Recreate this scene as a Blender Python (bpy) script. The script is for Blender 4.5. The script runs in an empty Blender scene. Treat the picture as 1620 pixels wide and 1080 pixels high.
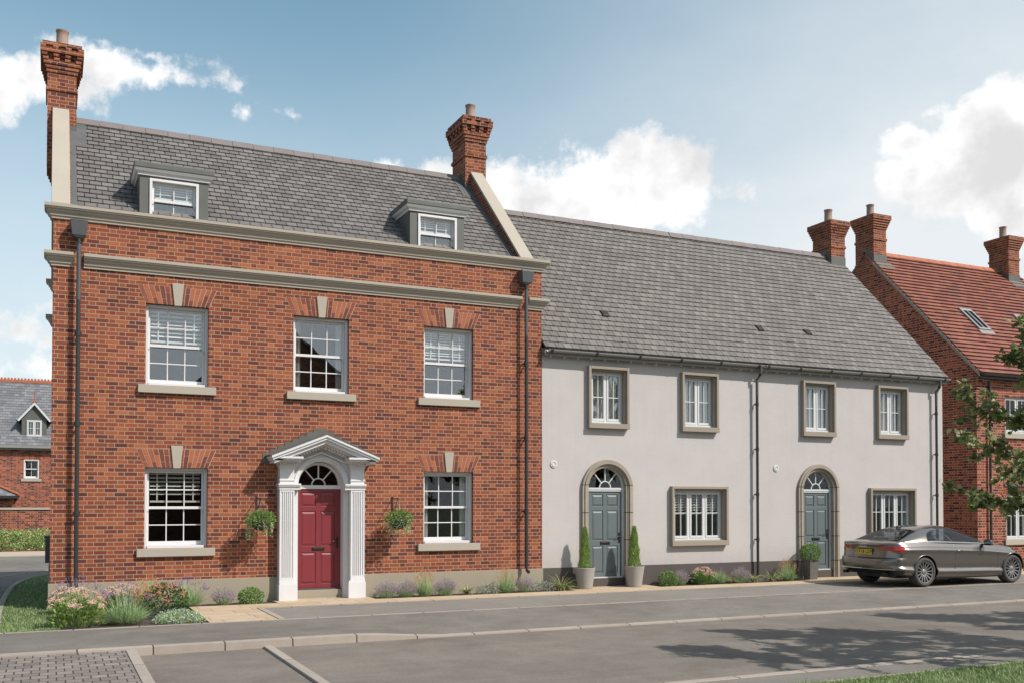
import bpy, bmesh, math, random
from mathutils import Vector, Matrix, noise as mnoise
random.seed(7)
PI = math.pi
SC = bpy.context.scene
COL = SC.collection
ORIGIN = {}

# ------------------------------------------------------------------ objects
def thing(name, label, cat, loc=(0, 0, 0), group=None):
    o = bpy.data.objects.new(name, None)
    COL.objects.link(o)
    o.location = loc
    o.empty_display_size = 0.2
    o['label'] = label
    o['category'] = cat
    if group:
        o['group'] = group
    ORIGIN[o.name] = Vector(loc)
    return o

def tag(o, label=None, cat=None, group=None, kind=None):
    if label: o['label'] = label
    if cat: o['category'] = cat
    if group: o['group'] = group
    if kind: o['kind'] = kind
    return o

def copy_tree(o, parent=None):
    c = o.copy()
    COL.objects.link(c)
    if parent: c.parent = parent
    for ch in list(o.children):
        copy_tree(ch, c)
    return c

class MB:
    """collects geometry in world coordinates, builds one mesh object"""
    def __init__(self):
        self.v = []; self.f = []; self.m = []
    def add(self, vs, fs, mi=0):
        b = len(self.v)
        self.v += [tuple(p) for p in vs]
        for f in fs:
            self.f.append([b + i for i in f]); self.m.append(mi)
    def quad(self, a, b, c, d, mi=0): self.add([a, b, c, d], [(0, 1, 2, 3)], mi)
    def poly(self, ps, mi=0): self.add(ps, [tuple(range(len(ps)))], mi)
    def box(self, x0, x1, y0, y1, z0, z1, mi=0):
        self.add([(x0,y0,z0),(x1,y0,z0),(x1,y1,z0),(x0,y1,z0),(x0,y0,z1),(x1,y0,z1),(x1,y1,z1),(x0,y1,z1)],
                 [(0,3,2,1),(4,5,6,7),(0,1,5,4),(1,2,6,5),(2,3,7,6),(3,0,4,7)], mi)
    def hexa(self, a, b, mi=0):
        """two quads (lists of 4 points) joined into a closed solid"""
        self.add(list(a) + list(b), [(3,2,1,0),(4,5,6,7),(0,1,5,4),(1,2,6,5),(2,3,7,6),(3,0,4,7)], mi)
    def prism(self, pts, fn0, fn1, mi=0):
        n = len(pts)
        self.add([fn0(p) for p in pts] + [fn1(p) for p in pts],
                 [tuple(range(n))[::-1], tuple(range(n, 2*n))] + [(i, (i+1) % n, n+(i+1) % n, n+i) for i in range(n)], mi)
    def prism_y(self, xz, y0, y1, mi=0): self.prism(xz, lambda p: (p[0], y0, p[1]), lambda p: (p[0], y1, p[1]), mi)
    def prism_x(self, yz, x0, x1, mi=0): self.prism(yz, lambda p: (x0, p[0], p[1]), lambda p: (x1, p[0], p[1]), mi)
    def prism_z(self, xy, z0, z1, mi=0): self.prism(xy, lambda p: (p[0], p[1], z0), lambda p: (p[0], p[1], z1), mi)
    def tube(self, path, r, n=8, mi=0, r1=None, cap=True):
        path = [Vector(p) for p in path]
        rings = []
        for i, p in enumerate(path):
            if i == 0: d = path[1] - p
            elif i == len(path) - 1: d = p - path[i-1]
            else: d = (path[i+1] - p).normalized() + (p - path[i-1]).normalized()
            d = d.normalized() if d.length > 1e-9 else Vector((0,0,1))
            a = Vector((0,0,1)) if abs(d.z) < 0.9 else Vector((1,0,0))
            u = d.cross(a).normalized(); w = u.cross(d).normalized()
            rr = r if r1 is None else r + (r1 - r) * i / (len(path) - 1)
            rings.append([p + (u*math.cos(2*PI*k/n) + w*math.sin(2*PI*k/n)) * rr for k in range(n)])
        vs = [q for R in rings for q in R]
        fs = []
        for i in range(len(rings)-1):
            for k in range(n):
                fs.append((i*n+k, i*n+(k+1) % n, (i+1)*n+(k+1) % n, (i+1)*n+k))
        if cap:
            fs.append(tuple(range(n))[::-1]); fs.append(tuple((len(rings)-1)*n + k for k in range(n)))
        self.add(vs, fs, mi)
    def lathe(self, prof, c, n=20, mi=0, sx=1, sy=1):
        vs = []; fs = []
        for (r, z) in prof:
            for k in range(n):
                a = 2*PI*(k+.5)/n
                vs.append((c[0]+r*math.cos(a)*sx, c[1]+r*math.sin(a)*sy, c[2]+z))
        m = len(prof)
        for i in range(m-1):
            for k in range(n):
                fs.append((i*n+k, i*n+(k+1) % n, (i+1)*n+(k+1) % n, (i+1)*n+k))
        fs.append(tuple(range(n))[::-1]); fs.append(tuple((m-1)*n+k for k in range(n)))
        self.add(vs, fs, mi)
    def sweep(self, path, prof, mi=0, closed=False):
        """path: list of (x,y), outward = right-hand side of travel; prof: (out,z) points, closed polygon"""
        P = [Vector(p) for p in path]; n = len(P); rows = []
        for i in range(n):
            dn = []
            if i > 0 or closed: d = (P[i]-P[i-1]).normalized(); dn.append(Vector((d.y, -d.x)))
            if i < n-1 or closed: d = (P[(i+1) % n]-P[i]).normalized(); dn.append(Vector((d.y, -d.x)))
            if len(dn) == 2:
                b = (dn[0]+dn[1]).normalized(); b = b / max(.2, b.dot(dn[0]))
            else: b = dn[0]
            rows.append([(P[i].x+b.x*o, P[i].y+b.y*o, z) for o, z in prof])
        k = len(prof); vs = [p for r in rows for p in r]; fs = []
        for i in range(n if closed else n-1):
            j = (i+1) % n
            for q in range(k):
                fs.append((i*k+q, j*k+q, j*k+(q+1) % k, i*k+(q+1) % k))
        if not closed:
            fs.append(tuple(range(k))); fs.append(tuple((n-1)*k+q for q in range(k))[::-1])
        self.add(vs, fs, mi)
    def build(self, name, mats, parent=None, smooth=False, bevel=0, recalc=True, sharp=None):
        if not isinstance(mats, (list, tuple)): mats = [mats]
        me = bpy.data.meshes.new(name)
        org = Vector((0,0,0))
        if parent is not None:
            org = ORIGIN.get(parent.name, Vector((0,0,0)))
        vs = [(p[0]-org.x, p[1]-org.y, p[2]-org.z) for p in self.v]
        me.from_pydata(vs, [], self.f)
        for m in mats: me.materials.append(m)
        if len(mats) > 1: me.polygons.foreach_set('material_index', self.m)
        if recalc:
            bm = bmesh.new(); bm.from_mesh(me)
            bmesh.ops.recalc_face_normals(bm, faces=bm.faces)
            bm.to_mesh(me); bm.free()
        if smooth:
            me.polygons.foreach_set('use_smooth', [True]*len(me.polygons))
            if sharp: me.set_sharp_from_angle(angle=math.radians(sharp))
        me.update()
        o = bpy.data.objects.new(name, me)
        COL.objects.link(o)
        if parent is not None:
            o.parent = parent
        ORIGIN[o.name] = org
        if bevel:
            b = o.modifiers.new('edge', 'BEVEL'); b.width = bevel; b.segments = 2; b.limit_method = 'ANGLE'; b.angle_limit = math.radians(40)
        return o

# ------------------------------------------------------------------ materials
class NT:
    def __init__(self, name):
        self.mat = bpy.data.materials.new(name); self.mat.use_nodes = True
        self.t = self.mat.node_tree; self.t.nodes.clear()
        self.out = self.t.nodes.new('ShaderNodeOutputMaterial')
    def n(self, ty, **k):
        x = self.t.nodes.new('ShaderNode' + ty)
        for a, b in k.items(): setattr(x, a, b)
        return x
    def put(self, sock, v):
        if isinstance(v, bpy.types.NodeSocket): self.t.links.new(v, sock)
        elif v is not None: sock.default_value = v
    def math(self, op, a, b=None, c=None, clamp=False):
        x = self.n('Math', operation=op); x.use_clamp = clamp
        self.put(x.inputs[0], a)
        if b is not None: self.put(x.inputs[1], b)
        if c is not None: self.put(x.inputs[2], c)
        return x.outputs[0]
    def ss(self, v, a, b):
        x = self.n('MapRange', interpolation_type='SMOOTHSTEP')
        self.put(x.inputs['Value'], v); self.put(x.inputs['From Min'], a); self.put(x.inputs['From Max'], b)
        return x.outputs['Result']
    def mix(self, f, a, b, blend='MIX'):
        x = self.n('Mix', data_type='RGBA', blend_type=blend)
        self.put(x.inputs[0], f)
        self.put(x.inputs[6], c4(a)); self.put(x.inputs[7], c4(b))
        return x.outputs[2]
    def ramp(self, f, stops, interp='LINEAR'):
        x = self.n('ValToRGB'); x.color_ramp.interpolation = interp
        els = x.color_ramp.elements
        while len(els) < len(stops): els.new(0.5)
        for e, (p, c) in zip(els, stops): e.position = p; e.color = c4(c)
        self.put(x.inputs[0], f); return x.outputs[0]
    def pos(self):
        return self.n('NewGeometry').outputs['Position']
    def objc(self):
        return self.n('TexCoord').outputs['Object']
    def sep(self, v):
        x = self.n('SeparateXYZ'); self.put(x.inputs[0], v); return x.outputs
    def comb(self, a, b, c=0.0):
        x = self.n('CombineXYZ')
        self.put(x.inputs[0], a); self.put(x.inputs[1], b); self.put(x.inputs[2], c); return x.outputs[0]
    def noise(self, v, scale, detail=3, rough=.55, dist=0):
        x = self.n('TexNoise'); self.put(x.inputs['Vector'], v); x.inputs['Scale'].default_value = scale
        x.inputs['Detail'].default_value = detail; x.inputs['Roughness'].default_value = rough; x.inputs['Distortion'].default_value = dist
        return x.outputs['Fac']
    def white(self, v):
        x = self.n('TexWhiteNoise', noise_dimensions='3D'); self.put(x.inputs['Vector'], v); return x.outputs['Value']
    def island(self): return self.n('NewGeometry').outputs['Random Per Island']
    def bump(self, h, strength=.5, dist=.01):
        x = self.n('Bump'); self.put(x.inputs['Height'], h); x.inputs['Strength'].default_value = strength; x.inputs['Distance'].default_value = dist
        return x.outputs[0]
    def scale(self, col, f):
        x = self.n('VectorMath', operation='SCALE'); self.put(x.inputs[0], col); self.put(x.inputs['Scale'], f); return x.outputs[0]
    def done(self, color, rough=.8, metal=0, normal=None, spec=.5, coat=0, trans=0):
        p = self.n('BsdfPrincipled')
        self.put(p.inputs['Base Color'], c4(color)); self.put(p.inputs['Roughness'], rough); self.put(p.inputs['Metallic'], metal)
        self.put(p.inputs['Specular IOR Level'], spec)
        if normal is not None: self.put(p.inputs['Normal'], normal)
        if coat: p.inputs['Coat Weight'].default_value = coat; p.inputs['Coat Roughness'].default_value = .03
        s = p.outputs[0]
        if trans:
            tr = self.n('BsdfTranslucent'); self.put(tr.inputs[0], c4(color))
            mx = self.n('MixShader'); mx.inputs[0].default_value = trans
            self.t.links.new(s, mx.inputs[1]); self.t.links.new(tr.outputs[0], mx.inputs[2]); s = mx.outputs[0]
        self.t.links.new(s, self.out.inputs[0])
        return self.mat

def c4(c):
    if isinstance(c, bpy.types.NodeSocket) or c is None: return c
    c = tuple(c)
    return c if len(c) == 4 else c + (1.0,)

def m_plain(name, col, rough=.6, metal=0, var=.08, scale=6.0, coat=0, spec=.5, bump=0):
    t = NT(name); p = t.objc()
    f = t.noise(p, scale, 4)
    c = t.scale(t.mix(0.0, col, col), t.math('MULTIPLY_ADD', f, 2*var, 1-var))
    nrm = t.bump(t.noise(p, scale*8, 3), bump, .004) if bump else None
    return t.done(c, rough, metal, nrm, spec, coat)

def m_brick(name, stops, mortar, dirt=.17):
    """Flemish bond brickwork, 75 mm courses, laid on world position"""
    t = NT(name)
    g = t.n('NewGeometry'); x, y, z = t.sep(g.outputs['Position']); nx, ny, nz = t.sep(g.outputs['True Normal'])
    side = t.math('GREATER_THAN', t.math('ABSOLUTE', nx), .6)
    u = t.math('ADD', t.math('MULTIPLY', x, t.math('SUBTRACT', 1.0, side)), t.math('MULTIPLY', t.math('ADD', y, .057), side))
    flat = t.math('GREATER_THAN', t.math('ABSOLUTE', nz), .75)
    v = t.math('ADD', t.math('MULTIPLY', z, t.math('SUBTRACT', 1.0, flat)), t.math('MULTIPLY', y, flat))
    v = t.math('ADD', v, 10.0); u = t.math('ADD', u, 30.0)
    P = .3375
    rf = t.math('DIVIDE', v, .075); row = t.math('FLOOR', rf)
    odd = t.math('MODULO', row, 2.0)
    uu = t.math('DIVIDE', t.math('ADD', u, t.math('MULTIPLY', odd, P/2)), P)
    cell = t.math('FLOOR', uu); fu = t.math('MULTIPLY', t.math('FRACT', uu), P)
    hd = t.math('GREATER_THAN', fu, .225)
    # distance to the nearest joint
    a = t.math('MINIMUM', fu, t.math('ABSOLUTE', t.math('SUBTRACT', fu, .225)))
    a = t.math('MINIMUM', a, t.math('SUBTRACT', P, fu))
    fv = t.math('MULTIPLY', t.math('FRACT', rf), .075)
    b = t.math('MINIMUM', fv, t.math('SUBTRACT', .075, fv))
    wob = t.math('MULTIPLY', t.math('SUBTRACT', t.noise(g.outputs['Position'], 30, 2), .5), .004)
    d = t.math('ADD', t.math('MINIMUM', a, b), wob)
    brickf = t.ss(d, .0046, .0078)
    key = t.comb(t.math('MULTIPLY_ADD', cell, 2.0, hd), row, side)
    r = t.white(key)
    r2 = t.white(t.comb(row, t.math('MULTIPLY_ADD', cell, 2.0, hd), 7.3))
    col = t.ramp(r, stops)
    gr = t.noise(g.outputs['Position'], 45, 4, .65)
    big = t.noise(g.outputs['Position'], .55, 4, .6)
    k = t.math('MULTIPLY_ADD', gr, .5, .75)
    k = t.math('MULTIPLY', k, t.math('MULTIPLY_ADD', r2, .3, .85))
    k = t.math('MULTIPLY', k, t.math('MULTIPLY_ADD', big, dirt*2, 1-dirt))
    col = t.scale(col, k)
    mc = t.scale(t.mix(0.0, mortar, mortar), t.math('MULTIPLY_ADD', big, .4, .8))
    c = t.mix(brickf, mc, col)
    h = t.math('ADD', brickf, t.math('MULTIPLY', gr, .35))
    return t.done(c, .9, 0, t.bump(h, .55, .006), .25)

def m_slate(name, z0, dz, w, cols, joint, yfac=0.0, streak=.35, rough=.6, jw=.006, half=True):
    """courses by height, tiles by x"""
    t = NT(name)
    g = t.n('NewGeometry'); x, y, z = t.sep(g.outputs['Position'])
    row = t.math('FLOOR', t.math('DIVIDE', t.math('SUBTRACT', z, z0 - .002), dz))
    off = t.math('MULTIPLY', t.math('MODULO', t.math('ADD', row, 200.0), 2.0), w*.5 if half else 0.0)
    jit = t.math('MULTIPLY', t.white(t.comb(row, 3.0, 1.0)), .02)
    uu = t.math('DIVIDE', t.math('ADD', t.math('ADD', x, off), t.math('ADD', jit, 50.0)), w)
    cell = t.math('FLOOR', uu); fu = t.math('MULTIPLY', t.math('FRACT', uu), w)
    a = t.math('MINIMUM', fu, t.math('SUBTRACT', w, fu))
    jf = t.ss(a, jw*.45, jw)
    r = t.white(t.comb(cell, row, 0.0))
    col = t.ramp(r, cols)
    st = t.noise(t.comb(t.math('MULTIPLY', x, 6.0), t.math('MULTIPLY', z, 18.0), r), 2.0, 4, .65)
    big = t.noise(g.outputs['Position'], .6, 3)
    k = t.math('MULTIPLY', t.math('MULTIPLY_ADD', st, streak*2, 1-streak), t.math('MULTIPLY_ADD', big, .3, .85))
    col = t.scale(col, k)
    c = t.mix(jf, joint, col)
    h = t.math('ADD', t.math('MULTIPLY', jf, 1.0), t.math('ADD', t.math('MULTIPLY', st, .4), t.math('MULTIPLY', r, .5)))
    return t.done(c, rough, 0, t.bump(h, .6, .006), .4)

def m_stone(name, col, var=.12, joint=None):
    t = NT(name); p = t.pos()
    f = t.noise(p, 1.6, 5, .6); f2 = t.noise(p, 60, 3, .7)
    c = t.scale(t.mix(t.math('MULTIPLY', f, .5), col, tuple(q*.72 for q in col)), t.math('MULTIPLY_ADD', f2, .24, .88))
    return t.done(c, .85, 0, t.bump(f2, .3, .003), .3)

def m_render(name, col, amp=.5, course=.075):
    t = NT(name); p = t.pos(); x, y, z = t.sep(p)
    f = t.noise(p, 1.1, 5, .6); g = t.noise(t.comb(t.math('MULTIPLY', x, 4.0), t.math('MULTIPLY', y, 4.0), t.math('MULTIPLY', z, 26.0)), 1.0, 4, .6)
    fine = t.noise(p, 90, 3, .7)
    k = t.math('MULTIPLY', t.math('MULTIPLY_ADD', f, .20, .90), t.math('MULTIPLY_ADD', g, .07, .965))
    run = t.noise(t.comb(t.math('MULTIPLY', x, 7.0), y, t.math('MULTIPLY', z, .35)), 1.0, 5, .62)
    k = t.math('MULTIPLY', k, t.math('MULTIPLY_ADD', t.ss(run, .5, .8), -.045, 1.0))
    splash = t.math('MULTIPLY', t.ss(z, 1.0, .42), t.noise(p, 5.0, 4, .65))
    k = t.math('MULTIPLY', k, t.math('MULTIPLY_ADD', splash, -.16, 1.0))
    c = t.scale(t.mix(0.0, col, col), k)
    h = t.math('ADD', g, t.math('MULTIPLY', fine, .6))
    return t.done(c, .95, 0, t.bump(h, amp, .008), .2)

def m_tarmac(name, col, light):
    t = NT(name); p = t.pos(); x, y, z = t.sep(p)
    big = t.noise(p, .35, 5, .6); mid = t.noise(p, 2.2, 4, .65)
    gr = t.noise(p, 85, 3, .8); gr2 = t.noise(p, 26, 3, .75)
    f = t.math('ADD', t.math('MULTIPLY', big, .6), t.math('MULTIPLY', mid, .4))
    spot = t.ss(t.noise(p, 1.1, 3, .5), .64, .72)
    c = t.mix(t.ss(f, .3, .7), col, light)
    c = t.scale(c, t.math('MULTIPLY_ADD', spot, -.13, 1.0))
    speck = t.ss(t.noise(p, 210, 1, .5), .70, .76)
    c = t.mix(t.math('MULTIPLY', speck, .5), c, tuple(min(.8, q*2.2) for q in light))
    tr = t.noise(t.comb(t.math('MULTIPLY', x, .5), t.math('MULTIPLY', y, 5.0), 0.0), 1.0, 4, .6)
    k = t.math('MULTIPLY', t.math('MULTIPLY_ADD', gr, .9, .55), t.math('MULTIPLY_ADD', gr2, .6, .7))
    k = t.math('MULTIPLY', k, t.math('MULTIPLY_ADD', tr, .3, .85))
    c = t.scale(c, k)
    return t.done(c, .88, 0, t.bump(t.math('ADD', gr, gr2), .5, .006), .3)

def m_kerb(name, col, step=.914, axis=0, off=0.0):
    t = NT(name); p = t.pos(); s = t.sep(p)
    uu = t.math('DIVIDE', t.math('ADD', s[axis], 60.0 + off), step)
    fu = t.math('MULTIPLY', t.math('FRACT', uu), step)
    j = t.ss(t.math('MINIMUM', fu, t.math('SUBTRACT', step, fu)), .006, .012)
    r = t.white(t.comb(t.math('FLOOR', uu), 2.0, 5.0))
    f = t.noise(p, 5, 4); g = t.noise(p, 70, 3, .7)
    c = t.scale(t.mix(0.0, col, col), t.math('MULTIPLY', t.math('MULTIPLY_ADD', f, .3, .85), t.math('MULTIPLY', t.math('MULTIPLY_ADD', r, .16, .92), t.math('MULTIPLY_ADD', g, .3, .85))))
    c = t.mix(j, (.05, .045, .04), c)
    return t.done(c, .9, 0, t.bump(t.math('ADD', j, t.math('MULTIPLY', g, .3)), .5, .005), .25)

def m_leaf(name, stops, rough=.5, trans=.3, spec=.3):
    t = NT(name)
    r = t.island(); p = t.objc()
    c = t.ramp(r, stops)
    c = t.scale(c, t.math('MULTIPLY_ADD', t.noise(p, 9, 3), .5, .75))
    return t.done(c, rough, 0, None, spec, 0, trans)

def m_metal(name, col, rough=.35, metal=1.0):
    t = NT(name); f = t.noise(t.objc(), 20, 3)
    return t.done(t.scale(t.mix(0.0, col, col), t.math('MULTIPLY_ADD', f, .2, .9)), rough, metal)

def m_glass(name, refl=.10, tint=(.94, .96, .96), fk=.8):
    """window pane: clear sheet with a mirror coat of real, angle dependent strength"""
    t = NT(name)
    gm = t.n('NewGeometry'); dp = t.n('VectorMath', operation='DOT_PRODUCT'); t.put(dp.inputs[0], gm.outputs['Incoming']); t.put(dp.inputs[1], gm.outputs['Normal'])
    cosv = t.math('ABSOLUTE', dp.outputs['Value'])
    schlick = t.math('MULTIPLY_ADD', t.math('POWER', t.math('SUBTRACT', 1.0, cosv, clamp=True), 5.0), .96, .04)
    wav = t.noise(t.pos(), 1.3, 2)
    nb = t.bump(wav, .06, .02)
    gl = t.n('BsdfGlossy'); gl.inputs['Roughness'].default_value = .0; gl.inputs['Color'].default_value = (.92, .96, 1, 1)
    t.put(gl.inputs['Normal'], nb)
    tr = t.n('BsdfTransparent'); tr.inputs[0].default_value = c4(tint)
    mx = t.n('MixShader')
    t.put(mx.inputs[0], t.math('ADD', t.math('MULTIPLY', schlick, fk), refl, clamp=True))
    t.t.links.new(tr.outputs[0], mx.inputs[1]); t.t.links.new(gl.outputs[0], mx.inputs[2])
    t.t.links.new(mx.outputs[0], t.out.inputs[0])
    return t.mat

# ------------------------------------------------------------------ palette
BRICK_STOPS = [(0, (.100,.036,.030)), (.16, (.140,.042,.030)), (.40, (.195,.054,.030)), (.68, (.235,.066,.033)), (.88, (.275,.085,.040)), (1, (.305,.105,.050))]
BRICK_DARK = [(0, (.06,.02,.02)), (.3, (.15,.038,.028)), (.65, (.25,.064,.036)), (1, (.35,.105,.052))]
M = {}
M['brick'] = m_brick('red_brick', BRICK_STOPS, (.37,.24,.165))
M['brick2'] = m_brick('dark_red_brick', BRICK_DARK, (.42,.28,.21))
M['voussoir'] = None
def _v():
    t = NT('gauged_brick'); r = t.island()
    c = t.ramp(r, [(0,(.13,.045,.036)),(.35,(.20,.06,.038)),(.7,(.28,.085,.048)),(1,(.37,.125,.062))])
    c = t.scale(c, t.math('MULTIPLY_ADD', t.noise(t.pos(), 45, 4), .5, .75))
    return t.done(c, .9, 0, t.bump(t.noise(t.pos(), 50, 3), .4, .004), .25)
M['voussoir'] = _v()
M['mortar'] = m_stone('lime_mortar', (.42,.29,.21))
M['stone'] = m_stone('cast_stone', (.40,.355,.295))
M['plinth'] = m_stone('rendered_plinth', (.33,.285,.215), .2)
M['surround'] = m_stone('sandstone_surround', (.31,.265,.215))
M['render'] = m_render('painted_render', (.470,.435,.424), .28)
M['darkplinth'] = m_render('dark_plinth_render', (.105,.09,.082), .3)
M['white'] = m_plain('white_paint', (.63,.62,.625), .45, 0, .04)
M['pvc'] = m_plain('white_window_frame', (.57,.57,.575), .35, 0, .03)
M['lead'] = m_plain('lead_sheet', (.098,.10,.09), .6, 0, .3, 3.5, bump=.3)
M['leadmid'] = m_plain('lead_flashing', (.095,.10,.10), .6, 0, .3, 4.0, bump=.3)
M['black'] = m_plain('black_cast_iron', (.028,.028,.03), .38, 0, .1)
M['hopper'] = m_plain('grey_cast_iron', (.075,.078,.085), .42, 0, .12)
M['pipegrey'] = m_plain('grey_gutter', (.24,.23,.22), .45, 0, .08)
M['reddoor'] = m_plain('red_door_paint', (.19,.027,.034), .38, 0, .05)
M['greydoor'] = m_plain('slate_green_door_paint', (.112,.136,.142), .45, 0, .05)
M['glass'] = m_glass('window_glass', .115)
M['glasslow'] = m_glass('ground_floor_glass', .005, fk=.8)
M['room'] = m_plain('room_gloom', (.016,.015,.015), .9, 0, .1)  # near-black stands in for unlit interiors: shade put into the colour
M['blind'] = m_plain('blind_slats', (.80,.79,.77), .6, 0, .05)
M['woodblind'] = m_plain('wooden_blind', (.46,.42,.36), .6, 0, .1)
M['curtain'] = m_plain('curtain_fabric', (.60,.58,.54), .9, 0, .1)
M['chrome'] = m_metal('chrome', (.75,.75,.75), .18)
M['bronze'] = m_metal('dark_bronze', (.045,.038,.032), .4, .7)
M['pot'] = m_plain('clay_chimney_pot', (.30,.21,.165), .75, 0, .15, 5, bump=.2)
M['ridge'] = m_plain('ridge_tile_clay', (.17,.145,.14), .75, 0, .2, 3, bump=.2)
M['peg'] = m_plain('peg_grey', (.42,.41,.40), .6, 0, .05)
M['redridge'] = m_plain('red_ridge_tile', (.36,.115,.06), .8, 0, .2, 3, bump=.2)
SL_E = .19
BS = math.atan2(9.96-7.10, 3.35-.13)          # brick house roof pitch
GS = math.atan2(1.034, 1.0)                   # rendered terrace pitch
RS = math.atan2(1.012, 1.0)
SLC = [(0,(.118,.108,.104)),(.3,(.14,.128,.122)),(.8,(.168,.154,.145)),(.95,(.188,.175,.163)),(1,(.105,.098,.096))]
M['slateA'] = m_slate('blue_grey_slate', 7.08, SL_E*math.sin(BS), .215, SLC, (.022,.02,.02), jw=.012, streak=.3)
SLG = [(0,(.122,.110,.102)),(.3,(.142,.128,.118)),(.8,(.168,.151,.139)),(.95,(.188,.17,.155)),(1,(.11,.10,.094))]
M['slateB'] = m_slate('brown_grey_slate', 5.28, .2*math.sin(GS), .205, SLG, (.035,.03,.027), jw=.013, streak=.26)
M['tile'] = m_slate('red_clay_tile', 5.70, .2*math.sin(RS), .30, [(0,(.16,.052,.036)),(.5,(.215,.072,.047)),(.9,(.26,.095,.062)),(1,(.14,.06,.05))], (.10,.04,.03), jw=.003)
M['slateC'] = m_slate('far_slate', 0, .16, .25, [(0,(.12,.125,.135)),(1,(.20,.20,.21))], (.05,.05,.055))

# ------------------------------------------------------------------ building helpers
def arc(cx, cz, r, a0, a1, n):
    return [(cx + r*math.cos(a0+(a1-a0)*i/n), cz + r*math.sin(a0+(a1-a0)*i/n)) for i in range(n+1)]

def wall_front(mb, x0, x1, z0, z1, y, holes, depth):
    """front skin at y facing -y with openings; hole = (x0,x1,z0,z1[,spring z]) (round headed when spring given)"""
    xs = sorted(set([x0, x1] + [h[0] for h in holes] + [h[1] for h in holes]))
    zs = sorted(set([z0, z1] + [h[2] for h in holes] + [h[3] for h in holes]))
    xs = [q for q in xs if x0 <= q <= x1]; zs = [q for q in zs if z0 <= q <= z1]
    for i in range(len(xs)-1):
        for k in range(len(zs)-1):
            cx = (xs[i]+xs[i+1])/2; cz = (zs[k]+zs[k+1])/2
            if any(h[0] < cx < h[1] and h[2] < cz < h[3] for h in holes): continue
            mb.quad((xs[i],y,zs[k]), (xs[i+1],y,zs[k]), (xs[i+1],y,zs[k+1]), (xs[i],y,zs[k+1]))
    for h in holes:
        a, b, c, d = h[:4]; yb = y + depth
        top = d if len(h) < 5 else h[4]
        mb.quad((a,y,c), (a,y,top), (a,yb,top), (a,yb,c)); mb.quad((b,y,c), (b,yb,c), (b,yb,top), (b,y,top))
        mb.quad((a,y,c), (a,yb,c), (b,yb,c), (b,y,c))
        if len(h) < 5:
            mb.quad((a,y,d), (b,y,d), (b,yb,d), (a,yb,d))
        else:
            r = (b-a)/2; cx = (a+b)/2; n = 24
            pts = [(cx - r*math.cos(PI*i/n), top + (d-top)*math.sin(PI*i/n)) for i in range(n+1)]
            for i in range(n):
                p, q = pts[i], pts[i+1]
                mb.quad((p[0],y,p[1]), (q[0],y,q[1]), (q[0],yb,q[1]), (p[0],yb,p[1]))
                mb.quad((p[0],y,p[1]), (p[0],y,d), (q[0],y,d), (q[0],y,q[1]))

def roof_slope(mb, x0, x1, ye, ze, yr, zr, e, t=.022, sgn=1):
    """stepped tile courses from eave to ridge, as one solid sheet extruded along x"""
    L = math.hypot(yr-ye, zr-ze); dy = (yr-ye)/L; dz = (zr-ze)/L
    ny, nz = -dz*sgn, dy*sgn
    if nz < 0: ny, nz = -ny, -nz
    n = max(1, round(L/e)); pts = []
    for k in range(n):
        s0 = k*L/n; s1 = (k+1)*L/n
        pts.append((ye+dy*s0+ny*t, ze+dz*s0+nz*t)); pts.append((ye+dy*s1+ny*.001, ze+dz*s1+nz*.001))
    und = [(yr-ny*.06, zr-nz*.06), (ye-ny*.03, ze-nz*.03)]
    full = pts + und
    # faces: courses
    vs = [(x0,p[0],p[1]) for p in full] + [(x1,p[0],p[1]) for p in full]; m = len(full)
    fs = [(i, (i+1) % m, m+(i+1) % m, m+i) for i in range(m)]
    fs += [tuple(range(m)), tuple(range(m, 2*m))[::-1]]
    mb.add(vs, fs)

def ridge_run(mb, x0, x1, y, z, w=.15, h=.07, seg=.45):
    n = max(1, round((x1-x0)/seg)); L = (x1-x0)/n
    for i in range(n):
        a = x0 + i*L; b = a + L - .008; k = .004 if i % 2 else 0
        mb.prism_x([(y-w,z-w*.8+.02+k), (y-w+.012,z-w*.8+.035+k), (y-.03,z+h*.75+k), (y,z+h+k), (y+.03,z+h*.75+k), (y+w-.012,z-w*.8+.035+k), (y+w,z-w*.8+.02+k), (y,z-.02)], a, b)

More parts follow.
